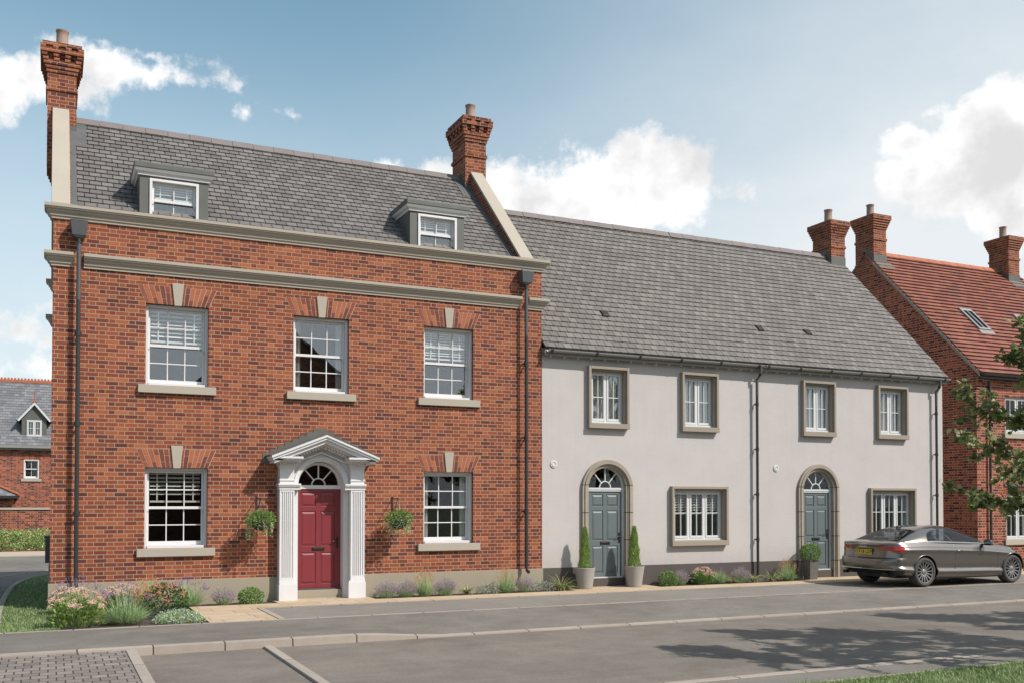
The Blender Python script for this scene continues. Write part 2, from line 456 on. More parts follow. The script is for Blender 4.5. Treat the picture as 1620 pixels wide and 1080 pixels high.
def chimney(parent, cx, y0, y1, hw, zbase, ztop, pots, ornate, brick, flash=None, yroof=None):
    mb = MB()
    def lay(e, a, b): mb.box(cx-hw-e, cx+hw+e, y0-e, y1+e, a, b)
    def dent(e, a, b, w=.105, gap=.105, ph=0.0):
        lay(e-.07, a, b)
        X0, X1 = cx-hw-e, cx+hw+e; Y0, Y1 = y0-e, y1+e
        n = int((X1-X0-w)/(w+gap)+.5); st = (X1-X0-w)/n
        for i in range(n+1):
            x = X0 + i*st
            mb.box(x, x+w, Y0, Y0+.071, a+.001, b-.001); mb.box(x, x+w, Y1-.071, Y1, a+.001, b-.001)
        n = int((Y1-Y0-w)/(w+gap)+.5); st = (Y1-Y0-w)/n
        for i in range(1, n):
            y = Y0 + i*st
            mb.box(X0, X0+.071, y, y+w, a+.001, b-.001); mb.box(X1-.071, X1, y, y+w, a+.001, b-.001)
    c = .075; z = ztop
    if ornate:
        lay(.10, z-c, z); dent(.137, z-2*c, z-c); lay(.137, z-3*c, z-2*c); dent(.112, z-4*c, z-3*c); dent(.09, z-5*c, z-4*c)
        lay(.075, z-6*c, z-5*c); lay(.05, z-7*c, z-6*c); lay(.025, z-8*c, z-7*c)
        lay(0, zbase, z-8*c)
        mb.box(cx-hw-.03, cx+hw+.03, y0-.03, y1+.03, z-13*c, z-12*c)
    else:
        lay(.12, z-2*c, z); lay(.095, z-3*c, z-2*c); lay(.07, z-4*c, z-3*c); lay(.045, z-5*c, z-4*c); lay(.02, z-6*c, z-5*c)
        lay(0, zbase, z-6*c)
        mb.box(cx-hw-.025, cx+hw+.025, y0-.025, y1+.025, z-11*c, z-10*c)
    ch = mb.build('chimney', brick, parent)
    for (px, py) in pots:
        pb = MB()
        pb.lathe([(.135,-.02),(.135,.03),(.122,.05),(.116,.33),(.117,.425),(.129,.44),(.131,.465),(.12,.47),(.10,.47),(.095,.3)], (px, py, ztop), 22)
        pb.build('chimney_pot', M['pot'], ch, True, sharp=40)
    if flash: flash(ch)
    return ch

def downpipe(parent, x, y, z0, z1, r=.036, mat='black', clips=()):
    mb = MB(); mb.tube([(x,y,z0+.09),(x,y,z1)], r, 12)
    mb.tube([(x,y,z0+.1),(x,y-.02,z0+.04),(x,y-.11,z0)], r, 12)
    for c in clips:
        mb.tube([(x,y,c-.05),(x,y,c+.05)], r*1.28, 12)
    dp = mb.build('downpipe', M[mat], parent, True, sharp=40)
    if clips:
        cb = MB()
        for c in clips:
            cb.box(x-.062, x+.062, y+.02, y+.036, c-.02, c+.02); cb.box(x-.05, x-.035, y+.03, .0, c-.012, c+.012); cb.box(x+.035, x+.05, y+.03, .0, c-.012, c+.012)
        cb.build('pipe_bracket', M[mat], dp)
    return dp

def venetian(parent, x0, x1, z0, z1, y, mat, step=.075):
    b = MB(); n = int((z1-z0)/step)
    for i in range(n):
        z = z1 - i*step
        b.hexa([(x0,y-.02,z-.026),(x1,y-.02,z-.026),(x1,y+.02,z+.008),(x0,y+.02,z+.008)], [(x0,y-.02,z-.022),(x1,y-.02,z-.022),(x1,y+.02,z+.012),(x0,y+.02,z+.012)])
    b.box(x0, x1, y-.025, y+.025, z0-.035, z0); b.box(x0, x1, y-.03, y+.03, z1, z1+.04)
    for fx in (.14, .86):
        x = x0+(x1-x0)*fx; b.box(x-.012, x+.012, y-.028, y-.0265, z0, z1)
    return b.build('blind', mat, parent)

def curtains(parent, x0, x1, z0, z1, y, w):
    b = MB()
    for a, c in ((x0, x0+w), (x1-w, x1)):
        n = 26; top = []; 
        for i in range(n+1):
            f = i/n; top.append((a+(c-a)*f, y+.03*math.sin(f*PI*7)+.01*math.sin(f*23)))
        for i in range(n):
            p, q = top[i], top[i+1]
            b.quad((p[0],p[1],z0), (q[0],q[1],z0), (q[0],q[1],z1), (p[0],p[1],z1))
            b.quad((p[0],p[1]+.006,z0), (p[0],p[1]+.006,z1), (q[0],q[1]+.006,z1), (q[0],q[1]+.006,z0))
    return b.build('curtain', M['curtain'], parent, recalc=False)

def sash_window(parent, x0, x1, z0, z1, y0=.135, cols=3, rows=2, glass='glass', blind=None, curt=None, lower_rows=None, sill=None, mat='white'):
    """vertical sliding sash: box frame, two glazed sashes, meeting rail with horns"""
    f = MB(); b = .05
    yb = y0; y0 = y0-.045; f.box(x0, x0+b, y0, y0+.175, z0, z1); f.box(x1-b, x1, y0, y0+.175, z0, z1)
    f.box(x0+b, x1-b, y0, y0+.175, z1-b, z1); f.box(x0+b, x1-b, y0-.02, y0+.175, z0-.001, z0+.05); y0 = yb
    w = f.build('window', M[mat], parent, bevel=.004)
    zm = (z0+z1)/2 + .0
    def sash(nm, a, c, ys, r_top, r_bot, cols, rows):
        m = MB(); st = .038; X0 = x0+b+.002; X1 = x1-b-.002
        ys += .01; m.box(X0, X0+st, ys, ys+.04, a, c); m.box(X1-st, X1, ys, ys+.04, a, c)
        m.box(X0+st, X1-st, ys, ys+.04, c-r_top, c); m.box(X0+st, X1-st, ys, ys+.04, a, a+r_bot)
        gx0, gx1, gz0, gz1 = X0+st, X1-st, a+r_bot, c-r_top
        for i in range(1, cols):
            x = gx0+(gx1-gx0)*i/cols; m.box(x-.010, x+.010, ys+.004, ys+.034, gz0, gz1)
        for i in range(1, rows):
            z = gz0+(gz1-gz0)*i/rows
            m.box(gx0, gx1, ys+.003, ys+.035, z-.010, z+.010)
        return m, (gx0, gx1, gz0, gz1)
    m, gu = sash('upper', zm-.02, z1-b-.002, y0+.035, .04, .05, cols, rows)
    for s in (x0+b+.004, x1-b-.039):
        m.prism_y([(s,zm-.02),(s+.035,zm-.02),(s+.03,zm-.055),(s+.018,zm-.075),(s+.005,zm-.055)], y0+.046, y0+.08)
    m.build('sash', M[mat], w, bevel=.003)
    m, gl = sash('lower', z0+.052, zm+.025, y0+.078, .04, .075, cols, lower_rows or rows)
    m.build('sash', M[mat], w, bevel=.003)
    for g, ys in ((gu, y0+.065), (gl, y0+.108)):
        p = MB(); p.box(g[0]-.005, g[1]+.005, ys, ys+.006, g[2]-.005, g[3]+.005)
        p.build('pane', M[glass], w)
    if blind: venetian(w, x0+b+.06, x1-b-.06, blind[0], z1-.10, y0+.118, M[blind[1]], blind[2] if len(blind) > 2 else .075)
    if curt: curtains(w, x0+.03, x1-.03, z0+.02, z1-.03, y0+.165, curt)
    if sill:
        s = MB(); s.box(x0-sill[0], x1+sill[0], -.07, y0+.1, z0-.15, z0-.002); s.build('sill', M['stone'], w, bevel=.006)
    return w

def flat_arch(parent, x0, x1, z, h=.345):
    """gauged brick flat arch with stone keystone"""
    base = MB(); cx = (x0+x1)/2; sp = .15
    base.prism_y([(x0-.005,z),(x1+.005,z),(x1+sp+.008,z+h),(x0-sp-.008,z+h)], -.002, .05)
    lt = base.build('brick_arch', M['mortar'], parent)
    v = MB(); n = 15
    def X(u, k):     # u along -1..1, k height 0..1
        return cx + u*((x1-x0)/2 + sp*k)
    for i in range(n):
        u0 = -1+2*i/n+.012; u1 = -1+2*(i+1)/n-.012
        if abs((u0+u1)/2) < .12: continue
        br = .66 if i % 2 else .32
        for a, b in ((.012, br-.018), (br+.018, .985)):
            v.hexa([(X(u0,a),-.007,z+h*a),(X(u1,a),-.007,z+h*a),(X(u1,b),-.007,z+h*b),(X(u0,b),-.007,z+h*b)],
                   [(X(u0,a),.02,z+h*a),(X(u1,a),.02,z+h*a),(X(u1,b),.02,z+h*b),(X(u0,b),.02,z+h*b)])
    v.build('arch_bricks', M['voussoir'], lt)
    k = MB(); k.prism_y([(cx-.065,z-.01),(cx+.065,z-.01),(cx+.108,z+h+.065),(cx-.108,z+h+.065)], -.03, .05)
    k.build('keystone', M['stone'], lt, bevel=.006)
    return lt

def casement(parent, x0, x1, z0, z1, y, lights, glass, midf=.5, blind=None, curt=0, mat='pvc'):
    f = MB(); b = .045
    f.box(x0, x0+b, y, y+.07, z0, z1); f.box(x1-b, x1, y, y+.07, z0, z1); f.box(x0+b, x1-b, y, y+.07, z1-b, z1); f.box(x0+b, x1-b, y, y+.07, z0, z0+b)
    f.box(x0, x1, y-.045, y-.001, z0-.002, z0+.035)
    W = (x1-x0-2*b)/lights
    for i in range(1, lights):
        x = x0+b+W*i; f.box(x-.022, x+.022, y, y+.07, z0+b, z1-b)
    w = f.build('window', M[mat], parent, bevel=.004)
    for i in range(lights):
        a = x0+b+W*i+(.024 if i else .003); c = x0+b+W*(i+1)-(.024 if i < lights-1 else .003)
        s = MB(); t = .042; d0 = z0+b+.003; d1 = z1-b-.003
        s.box(a, a+t, y-.012, y+.05, d0, d1); s.box(c-t, c, y-.012, y+.05, d0, d1); s.box(a+t, c-t, y-.012, y+.05, d1-t, d1); s.box(a+t, c-t, y-.012, y+.05, d0, d0+t+.012)
        mx = (a+c)/2; mz = d0+(d1-d0)*midf
        s.box(mx-.009, mx+.009, y-.004, y+.04, d0+t, d1-t); s.box(a+t, c-t, y-.003, y+.039, mz-.009, mz+.009)
        s.build('casement', M[mat], w, bevel=.003)
        p = MB(); p.box(a+t-.004, c-t+.004, y+.02, y+.026, d0+t, d1-t+.004); p.build('pane', M[glass], w)
    if blind:
        venetian(w, x0+.06, x1-.06, blind[0], z1-.08, y+.09, M[blind[1]], .062)
    if curt: curtains(w, x0+.03, x1-.03, z0+.02, z1-.03, y+.085, curt)
    return w

def stone_frame(parent, x0, x1, z0, z1, t=.062, sill=.115):
    """projecting stone box surround round a casement"""
    m = MB(); yf = -.095
    m.box(x0, x0+t, yf, .02, z0+sill, z1); m.box(x1-t, x1, yf, .02, z0+sill, z1)
    m.box(x0+t, x1-t, yf, .02, z1-t, z1); m.box(x0-.004, x1+.004, yf-.012, .02, z0, z0+sill)
    q = .035
    m.box(x0+t, x0+t+q, yf+.06, .09, z0+sill, z1-t); m.box(x1-t-q, x1-t, yf+.06, .09, z0+sill, z1-t); m.box(x0+t+q, x1-t-q, yf+.06, .09, z1-t-q, z1-t)
    m.prism_x([(yf+.02,z0+sill),(.09,z0+sill),(.09,z0+sill+.02)], x0+t+q, x1-t-q)
    return m.build('stone_surround', M['surround'], parent, bevel=.006)

def panel_door(parent, x0, x1, z0, z1, y, mat, hinge_left=True):
    """six panelled leaf with raised fields"""
    m = MB(); W = x1-x0; H = z1-z0
    m.box(x0, x1, y, y+.04, z0, z1)
    sx = W*.115; mid = W*.105
    rows = [(.045, .36), (.425, .775), (.825, .965)]
    cols = [(x0+sx, x0+W/2-mid/2), (x0+W/2+mid/2, x1-sx)]
    xs = [(x0, x0+sx), (cols[0][1], cols[1][0]), (x1-sx, x1)]
    for a, b in xs: m.box(a, b, y-.016, y-.0005, z0, z1)
    zr = [z0] + [z0+H*q for r in rows for q in r] + [z1]
    for i in range(0, len(zr), 2):
        for a, b in cols: m.box(a, b, y-.0155, y-.0005, zr[i], zr[i+1])
    for r in rows:
        for a, b in cols:
            c, d = z0+H*r[0], z0+H*r[1]; e = .014; k = .05
            m.hexa([(a+e,y-.0006,c+e),(b-e,y-.0006,c+e),(b-e,y-.0006,d-e),(a+e,y-.0006,d-e)], [(a+k,y-.014,c+k),(b-k,y-.014,c+k),(b-k,y-.014,d-k),(a+k,y-.014,d-k)])
    d = m.build('door', mat, parent, bevel=.003)
    lb = MB(); cx = (x0+x1)/2; lz = z0+H*.395
    lb.box(cx-.125, cx+.125, y-.028, y-.0165, lz-.035, lz+.035); lb.box(cx-.105, cx+.105, y-.034, y-.0285, lz-.018, lz+.02)
    lb.build('letter_plate', M['bronze'], d, bevel=.004)
    h = MB(); hx = x1-.062; hz = z0+H*.47
    h.box(hx-.02, hx+.02, y-.026, y-.0165, hz-.14, hz+.09); h.tube([(hx,y-.026,hz),(hx,y-.07,hz),(hx-.11,y-.072,hz-.004)], .011, 8)
    h.tube([(hx,y-.026,hz-.09),(hx,y-.034,hz-.09)], .014, 10)
    h.build('handle', M['bronze'], d)
    return d

def fanlight(parent, cx, r, z, y, glass, mat, rise=None):
    """half round light: frame, hub and three radial bars"""
    k = (rise or r)/r; f = MB(); n = 28
    def ring(r0, r1, ya, yb):
        for i in range(n):
            a0 = PI*i/n; a1 = PI*(i+1)/n
            pts = [(cx+q*math.cos(a), z+q*k*math.sin(a)) for q, a in ((r0,a0),(r1,a0),(r1,a1),(r0,a1))]
            f.prism_y(pts, ya, yb)
    ring(r-.055, r, y, y+.06)
    f.box(cx-r, cx+r, y-.012, y+.06, z-.045, z)
    hub = .27*r
    ring(hub, hub+.022, y+.006, y+.046)
    for a in (.27*PI, .5*PI, .73*PI):
        p0 = (cx+(hub+.02)*math.cos(a), z+(hub+.02)*k*math.sin(a)); p1 = (cx+(r-.05)*math.cos(a), z+(r-.05)*k*math.sin(a))
        d = Vector((p1[0]-p0[0], p1[1]-p0[1])).normalized(); nx, nz = -d.y*.011, d.x*.011
        f.prism_y([(p0[0]+nx,p0[1]+nz),(p1[0]+nx,p1[1]+nz),(p1[0]-nx,p1[1]-nz),(p0[0]-nx,p0[1]-nz)], y+.008, y+.044)
    fr = f.build('fanlight', mat, parent)
    g = MB(); pts = [(cx+(r-.05)*math.cos(PI*i/n), z+(r-.05)*k*math.sin(PI*i/n)) for i in range(n+1)]
    g.prism_y(pts, y+.024, y+.03); g.build('pane', glass, fr)
    return fr

# ================================================================== BRICK TOWNHOUSE
BH = thing('brick_townhouse', 'three storey red brick townhouse with a claret front door and two slate roof dormers', 'house', (0, 0, 0), 'houses along the street')
WINS_UP = [(1.57, 2.69), (4.30, 5.42), (7.02, 8.14)]
WINS_LO = [(1.57, 2.69), (7.02, 8.14)]
DXC = 4.845
def brick_house():
    W = MB()
    holes = [(a, b, 4.07, 5.57) for a, b in WINS_UP] + [(a, b, 1.04, 2.54) for a, b in WINS_LO] + [(DXC-.495, DXC+.495, .0, 2.75, 2.255)]
    wall_front(W, 0, 9.77, -.1, 6.96, 0, holes, .20)
    W.quad((0,0,-.1), (0,0,6.96), (0,6.7,6.96), (0,6.7,-.1)); W.quad((9.77,0,-.1), (9.77,6.7,-.1), (9.77,6.7,6.96), (9.77,0,6.96))
    W.quad((0,6.7,-.1), (0,6.7,6.96), (9.77,6.7,6.96), (9.77,6.7,-.1))
    # gable upstands above the cornice
    top = lambda y: 7.18 + .995*(y-.1)
    for a, b in ((0, .29), (9.29, 9.585)):
        W.prism_x([(.10, 6.97), (6.6, 6.97), (6.6, 7.15), (3.86, top(2.84)), (2.84, top(2.84)), (.10, top(.10))], a, b)
    # corbelled shoulder of the left stack
    for i, (z0, z1) in enumerate(((8.93, 11), (8.855, 8.93), (8.78, 8.855), (8.705, 8.78))):
        pass
    wall = W.build('wall', M['brick'], BH, recalc=False)
    for a, b in ((-.035, .275), (9.272, 9.592)):
        c = MB()
        p0, p1 = (.04, 7.20), (2.87, 10.005)
        c.prism_x([(p0[0], p0[1]-.01), (p1[0], p1[1]-.075), (p1[0], p1[1]), (p0[0], p0[1]+.065)], a, b)
        q0, q1 = (6.66, 7.20), (3.86, 10.005)
        c.prism_x([(q0[0], q0[1]-.01), (q1[0], q1[1]-.075), (q1[0], q1[1]), (q0[0], q0[1]+.065)], a, b)
        c.build('coping', M['stone'], BH, bevel=.008)
    p = MB()
    p.box(-.028, 4.0, -.03, .0-.0, -.1, .452); p.box(5.69, 9.79, -.03, 0, -.1, .452); p.box(-.028, -.0, 0, 6.72, -.1, .452)
    p.box(4.0, 5.69, -.028, .0, -.1, .02); p.box(DXC-.46, DXC+.46, .02, .3, -.1, .165)
    p.build('plinth', M['plinth'], BH, bevel=.006)
    pr = lambda z, back: [(back, z), (.028, z), (.028, z+.035), (.05, z+.05), (.056, z+.085), (.085, z+.115), (.10, z+.15), (.128, z+.165), (.128, z+.185), (.145, z+.19), (.145, z+.245), (back, z+.25)]
    for path in ([(0,.35),(0,0),(.335,0)], [(.505,0),(9.235,0)], [(9.405,0),(9.77,0),(9.77,.35)], [(0,6.75),(0,6.42)]):
        k = MB(); k.sweep(path, pr(6.105, 0)); k.build('string_cornice', M['stone'], BH)
    for path in ([(0,.35),(0,0),(9.77,0),(9.77,.35)], [(0,6.78),(0,6.45)]):
        k = MB(); k.sweep(path, pr(6.955, -.13)); k.build('parapet_cornice', M['stone'], BH)
    k = MB(); k.box(9.585, 9.77, .13, 6.7, 6.9, 7.1); k.build('parapet_gutter', M['leadmid'], BH)
    r = MB()
    roof_slope(r, .29, 9.29, .12, 7.09, 3.35, 9.96, SL_E)
    roof_slope(r, .29, 9.29, 6.58, 7.09, 3.35, 9.96, SL_E)
    roof = r.build('roof', M['slateA'], BH)
    g = MB(); ridge_run(g, .42, 9.15, 3.35, 9.97)
    g.build('ridge_tile', M['ridge'], roof)
    # lead soakers against the gable upstands, and aprons at the stacks
    sl = lambda y, o: 7.09 + (y-.12)*(9.96-7.09)/3.23 + o
    for a, b in ((.277, .40), (9.16, 9.295)):
        f = MB(); f.hexa([(a,.14,sl(.14,.02)),(b,.14,sl(.14,.02)),(b,3.3,sl(3.3,.02)),(a,3.3,sl(3.3,.02))], [(a,.14,sl(.14,.034)),(b,.14,sl(.14,.034)),(b,3.3,sl(3.3,.034)),(a,3.3,sl(3.3,.034))]); f.build('lead_flashing', M['leadmid'], roof)
    f = MB(); f.hexa([(.4,2.35,sl(2.35,.022)),(.60,2.35,sl(2.35,.022)),(.60,3.3,sl(3.3,.022)),(.4,3.3,sl(3.3,.022))], [(.4,2.35,sl(2.35,.034)),(.60,2.35,sl(2.35,.034)),(.60,3.3,sl(3.3,.034)),(.4,3.3,sl(3.3,.034))]); f.build('lead_apron', M['leadmid'], roof)
    f = MB(); f.hexa([(8.95,2.55,sl(2.55,.022)),(9.16,2.55,sl(2.55,.022)),(9.16,3.3,sl(3.3,.022)),(8.95,3.3,sl(3.3,.022))], [(8.95,2.55,sl(2.55,.034)),(9.16,2.55,sl(2.55,.034)),(9.16,3.3,sl(3.3,.034)),(8.95,3.3,sl(3.3,.034))]); f.build('lead_apron', M['leadmid'], roof)
    def fl(cx, s):
        def fn(ch):
            q = MB(); x = cx + s*.276
            q.prism_x([(2.88, sl(2.88,.0)), (3.35, 9.98), (3.74, sl(2.96,.0)), (3.74, sl(2.96,.16)), (3.35, 10.13), (2.88, sl(2.88,.16))], min(x, x+s*.012), max(x, x+s*.012))
            q.box(cx-.28 if s < 0 else cx+.145, cx-.12 if s < 0 else cx+.28, 2.868, 2.8795, sl(2.88,-.05), sl(2.88,.13))
            q.build('stack_flashing', M['leadmid'], ch)
        return fn
    ch = chimney(BH, .137, 2.88, 3.74, .272, 8.9, 11.33, [(.137, 3.3)], True, M['brick'], fl(.137, 1))
    cb = MB()
    for i in range(5):
        cb.box(-.135+.027*i, .02, 2.88+.03*i, 3.74-.03*i, 8.9-.075*(i+1), 8.9-.075*i)
    cb.build('corbel', M['brick'], ch)
    chimney(BH, 9.42, 2.90, 3.76, .272, 8.9, 11.37, [(9.45, 3.32)], True, M['brick'], fl(9.42, -1))
    # windows
    W0 = [dict(blind=(4.93, 'blind')), dict(curt=.17), dict(blind=(4.95, 'blind', .05))]
    for (a, b), kw in zip(WINS_UP, W0):
        sash_window(BH, a, b, 4.07, 5.57, sill=(.135,), **kw); flat_arch(BH, a, b, 5.57)
    for (a, b), kw in zip(WINS_LO, [dict(blind=(1.93, 'woodblind')), dict(curt=.17)]):
        sash_window(BH, a, b, 1.04, 2.54, sill=(.135,), glass='glasslow', **kw); flat_arch(BH, a, b, 2.54)
    # dormers
    for x0, x1 in ((1.465, 2.715), (6.835, 8.075)):
        d = MB(); yf, yb = .37, 2.0; zt = 8.08
        d.box(x0, x0+.175, yf, yf+.09, 7.15, zt); d.box(x1-.175, x1, yf, yf+.09, 7.15, zt); d.box(x0+.175, x1-.175, yf, yf+.09, zt-.06, zt)
        d.box(x0+.175, x1-.175, yf, yf+.09, 7.1, 7.22)
        for a in (x0, x1-.05): d.prism_x([(yf+.09, 7.2), (yf+.09, zt), (1.5, zt)], a, a+.05)
        dm = d.build('dormer', M['lead'], BH, bevel=.006)
        q = MB(); q.box(x0-.105, x1+.105, .263, 1.75, zt+.095, zt+.215); q.build('dormer_roof', M['lead'], dm, bevel=.02)
        q = MB(); P = [(0, zt-.02), (.03, zt-.02), (.035, zt+.02), (.07, zt+.045), (.10, zt+.094), (0, zt+.094)]
        q.sweep([(x0, 1.45), (x0, yf), (x1, yf), (x1, 1.45)], P); q.build('dormer_moulding', M['pvc'], dm)
        q = MB(); q.quad((x0+.05,1.2,7.1),(x1-.05,1.2,7.1),(x1-.05,1.2,zt),(x0+.05,1.2,zt)); q.build('dormer_gloom', M['room'], dm)  # near-black sheet paints the gloom inside the dormer
        b = MB()
        # window of the dormer, one upright bar to each sash
        w = sash_window(BH, x0+.178, x1-.178, 7.222, zt-.062, y0=yf+.02, cols=2, rows=1, blind=(7.70, 'blind', .045))
    # rooms behind the glass, their gloom painted in near-black
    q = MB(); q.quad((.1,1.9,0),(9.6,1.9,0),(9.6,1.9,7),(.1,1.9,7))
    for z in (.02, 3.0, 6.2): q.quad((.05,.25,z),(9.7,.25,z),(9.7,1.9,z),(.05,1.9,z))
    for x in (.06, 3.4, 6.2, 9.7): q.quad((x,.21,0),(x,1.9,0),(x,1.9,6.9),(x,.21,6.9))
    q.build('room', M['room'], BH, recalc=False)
    # rainwater goods
    for x in (.42, 9.32):
        dp = downpipe(BH, x, -.155, .40, 6.62, .036, 'black', (1.7, 3.3, 4.9))
        h = MB(); y0, y1 = -.25, -.01; c = x
        h.hexa([(c-.115,-.225,6.645),(c+.115,-.225,6.645),(c+.115,-.03,6.645),(c-.115,-.03,6.645)], [(c-.145,y0,6.90),(c+.145,y0,6.90),(c+.145,y1,6.90),(c-.145,y1,6.90)])
        h.hexa([(c-.05,-.2,6.605),(c+.05,-.2,6.605),(c+.05,-.06,6.605),(c-.05,-.06,6.605)], [(c-.105,-.22,6.6445),(c+.105,-.22,6.6445),(c+.105,-.035,6.6445),(c-.105,-.035,6.6445)])
        h.box(c-.15, c+.15, y0-.005, y1, 6.9005, 6.915)
        h.build('hopper_head', M['hopper'], dp, bevel=.008)
        u = MB(); u.tube([(c,-.155,6.5),(c,-.155,5.5)], .0375, 12); u.build('upper_pipe', M['hopper'], dp, True, sharp=40)
    # meter boxes on the side wall
    q = MB(); q.box(-.10, -.001, 5.0, 5.35, .55, 1.15); q.box(-.12, -.1005, 4.98, 5.37, 1.10, 1.17); q.build('meter_box', M['hopper'], BH, bevel=.01)
    # ---------------- doorcase
    D = MB()
    D.box(DXC-.555, DXC-.456, -.06, .215, .0, 2.25); D.box(DXC+.456, DXC+.555, -.06, .215, .0, 2.25)
    D.box(DXC-.456, DXC+.456, .13, .21, 2.165, 2.24)
    rake = lambda x, za: za - abs(x-DXC)*.40
    n = 24; r = .456
    pts = [(DXC - r*math.cos(PI*i/n), 2.25 + r*math.sin(PI*i/n)) for i in range(n+1)]
    for i in range(n):
        p, q = pts[i], pts[i+1]
        D.hexa([(p[0],-.06,p[1]),(q[0],-.06,q[1]),(q[0],-.06,rake(q[0],3.0)),(p[0],-.06,rake(p[0],3.0))], [(p[0],.155,p[1]),(q[0],.155,q[1]),(q[0],.155,rake(q[0],3.0)),(p[0],.155,rake(p[0],3.0))])
    for s in (-1, 1):
        a, b = sorted((DXC+s*.456, DXC+s*.84))
        D.hexa([(a,-.06,2.25),(b,-.06,2.25),(b,-.06,rake(b,3.0)),(a,-.06,rake(a,3.0))], [(a,.0,2.25),(b,.0,2.25),(b,.0,rake(b,3.0)),(a,.0,rake(a,3.0))])
    dc = D.build('doorcase', M['white'], BH)
    a = MB()
    for r0, r1, ya in ((.456, .50, -.085), (.50, .54, -.105), (.54, .565, -.08)):
        for i in range(28):
            t0, t1 = PI*i/28, PI*(i+1)/28
            a.prism_y([(DXC+q*math.cos(t), 2.25+q*math.sin(t)) for q, t in ((r0,t0),(r1,t0),(r1,t1),(r0,t1))], ya, -.0605)
    a.build('archivolt', M['white'], dc)
    for s in (-1, 1):
        m = MB()
        xa, xb = (4.0, 4.285) if s < 0 else (5.405, 5.69)
        pa, pb = (3.985, 4.335) if s < 0 else (5.355, 5.705)
        m.box(pa, pb, -.265, -.0, -.05, .315); m.box(pa+.012, pb-.012, -.25, 0, .3155, .345); m.box(xa-.008, xb+.008, -.238, 0, .3455, .375); m.box(xa-.002, xb+.002, -.228, 0, .3755, .405)
        m.box(xa, xb, -.205, 0, .4055, 2.14)
        nf = 6; w = (xb-xa-.06)/nf
        m.box(xa, xa+.03, -.222, -.2055, .406, 2.14); m.box(xb-.03, xb, -.222, -.2055, .406, 2.14)
        for i in range(1, nf): 
            x = xa+.03+w*i; m.box(x-.009, x+.009, -.222, -.2055, .44, 2.10)
        m.box(xa+.03, xb-.03, -.2215, -.2055, .406, .44); m.box(xa+.03, xb-.03, -.2215, -.2055, 2.10, 2.14)
        ia, ib = (xa-.01, DXC-.44) if s < 0 else (DXC+.44, xb+.01)
        m.box(ia, ib, -.232, .0, 2.1405, 2.165); m.box(ia-.0, ib, -.222, 0, 2.1655, 2.20); m.box(ia-.012*(s<0), ib+.012*(s>0), -.248, 0, 2.2005, 2.225); m.box(ia-.02*(s<0), ib+.02*(s>0), -.262, 0, 2.2255, 2.262)
        m.box(xa+.004, xb-.004, -.205, 0, 2.2625, 2.60); m.box(xa-.004, xb+.004, -.22, 0, 2.315, 2.345); m.box(xa-.006, xb+.006, -.225, 0, 2.56, 2.60)
        # entablature block: dentils and cornice
        ca, cb_ = (xa-.05, xb+.06) if s < 0 else (xa-.06, xb+.05)
        m.box(ca+.03, cb_-.03, -.25, 0, 2.6005, 2.625); m.box(ca+.03, cb_-.03, -.29, 0, 2.6255, 2.668)
        nd = 7; 
        for i in range(nd):
            x = ca+.03+(cb_-ca-.06-.028)*i/(nd-1); m.box(x, x+.028, -.33, -.2905, 2.63, 2.666)
        m.box(ca-.02, cb_+.02, -.37, 0, 2.6685, 2.70); m.box(ca-.12 if s < 0 else ca-.03, cb_+.03 if s < 0 else cb_+.12, -.46, 0, 2.7005, 2.735)
        m.box(ca-.15 if s < 0 else ca-.05, cb_+.05 if s < 0 else cb_+.15, -.50, 0, 2.7355, 2.775)
        m.build('pilaster', M['white'], dc, bevel=.003)
    m = MB()
    def chev(za, t, half, y0, y1, cut=None):
        zl = za - half*.40
        m.prism_y([(DXC-half, zl), (DXC, za), (DXC+half, zl), (DXC+half, zl-t), (DXC, za-t), (DXC-half, zl-t)], y0, y1)
    chev(3.215, .055, 1.06, -.54, 0); chev(3.159, .045, 1.035, -.515, 0); chev(3.113, .07, 1.0, -.46, 0)
    chev(3.042, .035, .93, -.33, 0)
    for s in (-1, 1):
        for i in range(15):
            x = DXC + s*(.05+i*.056); z = rake(x, 3.006)
            m.hexa([(x-.014,-.29,rake(x-.014,3.006)-.038),(x+.014,-.29,rake(x+.014,3.006)-.038),(x+.014,-.29,rake(x+.014,3.006)),(x-.014,-.29,rake(x-.014,3.006))],
                   [(x-.014,-.2,rake(x-.014,3.006)-.038),(x+.014,-.2,rake(x+.014,3.006)-.038),(x+.014,-.2,rake(x+.014,3.006)),(x-.014,-.2,rake(x-.014,3.006))])
    chev(3.006, .04, .88, -.20, 0)
    chev(2.90, .04, .52, -.12, -.0605)
    m.build('pediment', M['white'], dc, bevel=.003)
    # stepped lead over the pediment
    l = MB(); st = [( -1.13, 2.76)]
    steps = 8; w = 1.13/steps
    pl = []
    for i in range(steps):
        z = 2.86 + i*.071; x = -1.13 + i*w
        pl += [(x, z), (x+w*(1 if i < steps-1 else 1), z)]
    poly = [(DXC+x, z) for x, z in pl] + [(DXC-x, z) for x, z in pl[::-1]] + [(DXC+1.13, 2.72), (DXC, 3.15), (DXC-1.13, 2.72)]
    for i in range(steps):
        z = 2.86+i*.071; x0 = -1.13+i*w; x1 = x0+w
        for s in (-1, 1):
            a, b = sorted((DXC+s*x0*-1, DXC+s*x1*-1)); 
            l.box(a, b, -.012-.001*(i % 2), -.0005, rake((a+b)/2, 3.18)-.10, z)
    l.hexa([(DXC-1.09,-.55,2.795),(DXC,-.55,3.225),(DXC,-.002,3.235),(DXC-1.09,-.002,2.805)],[(DXC-1.09,-.55,2.78),(DXC,-.55,3.2155),(DXC,-.002,3.2155),(DXC-1.09,-.002,2.78)])
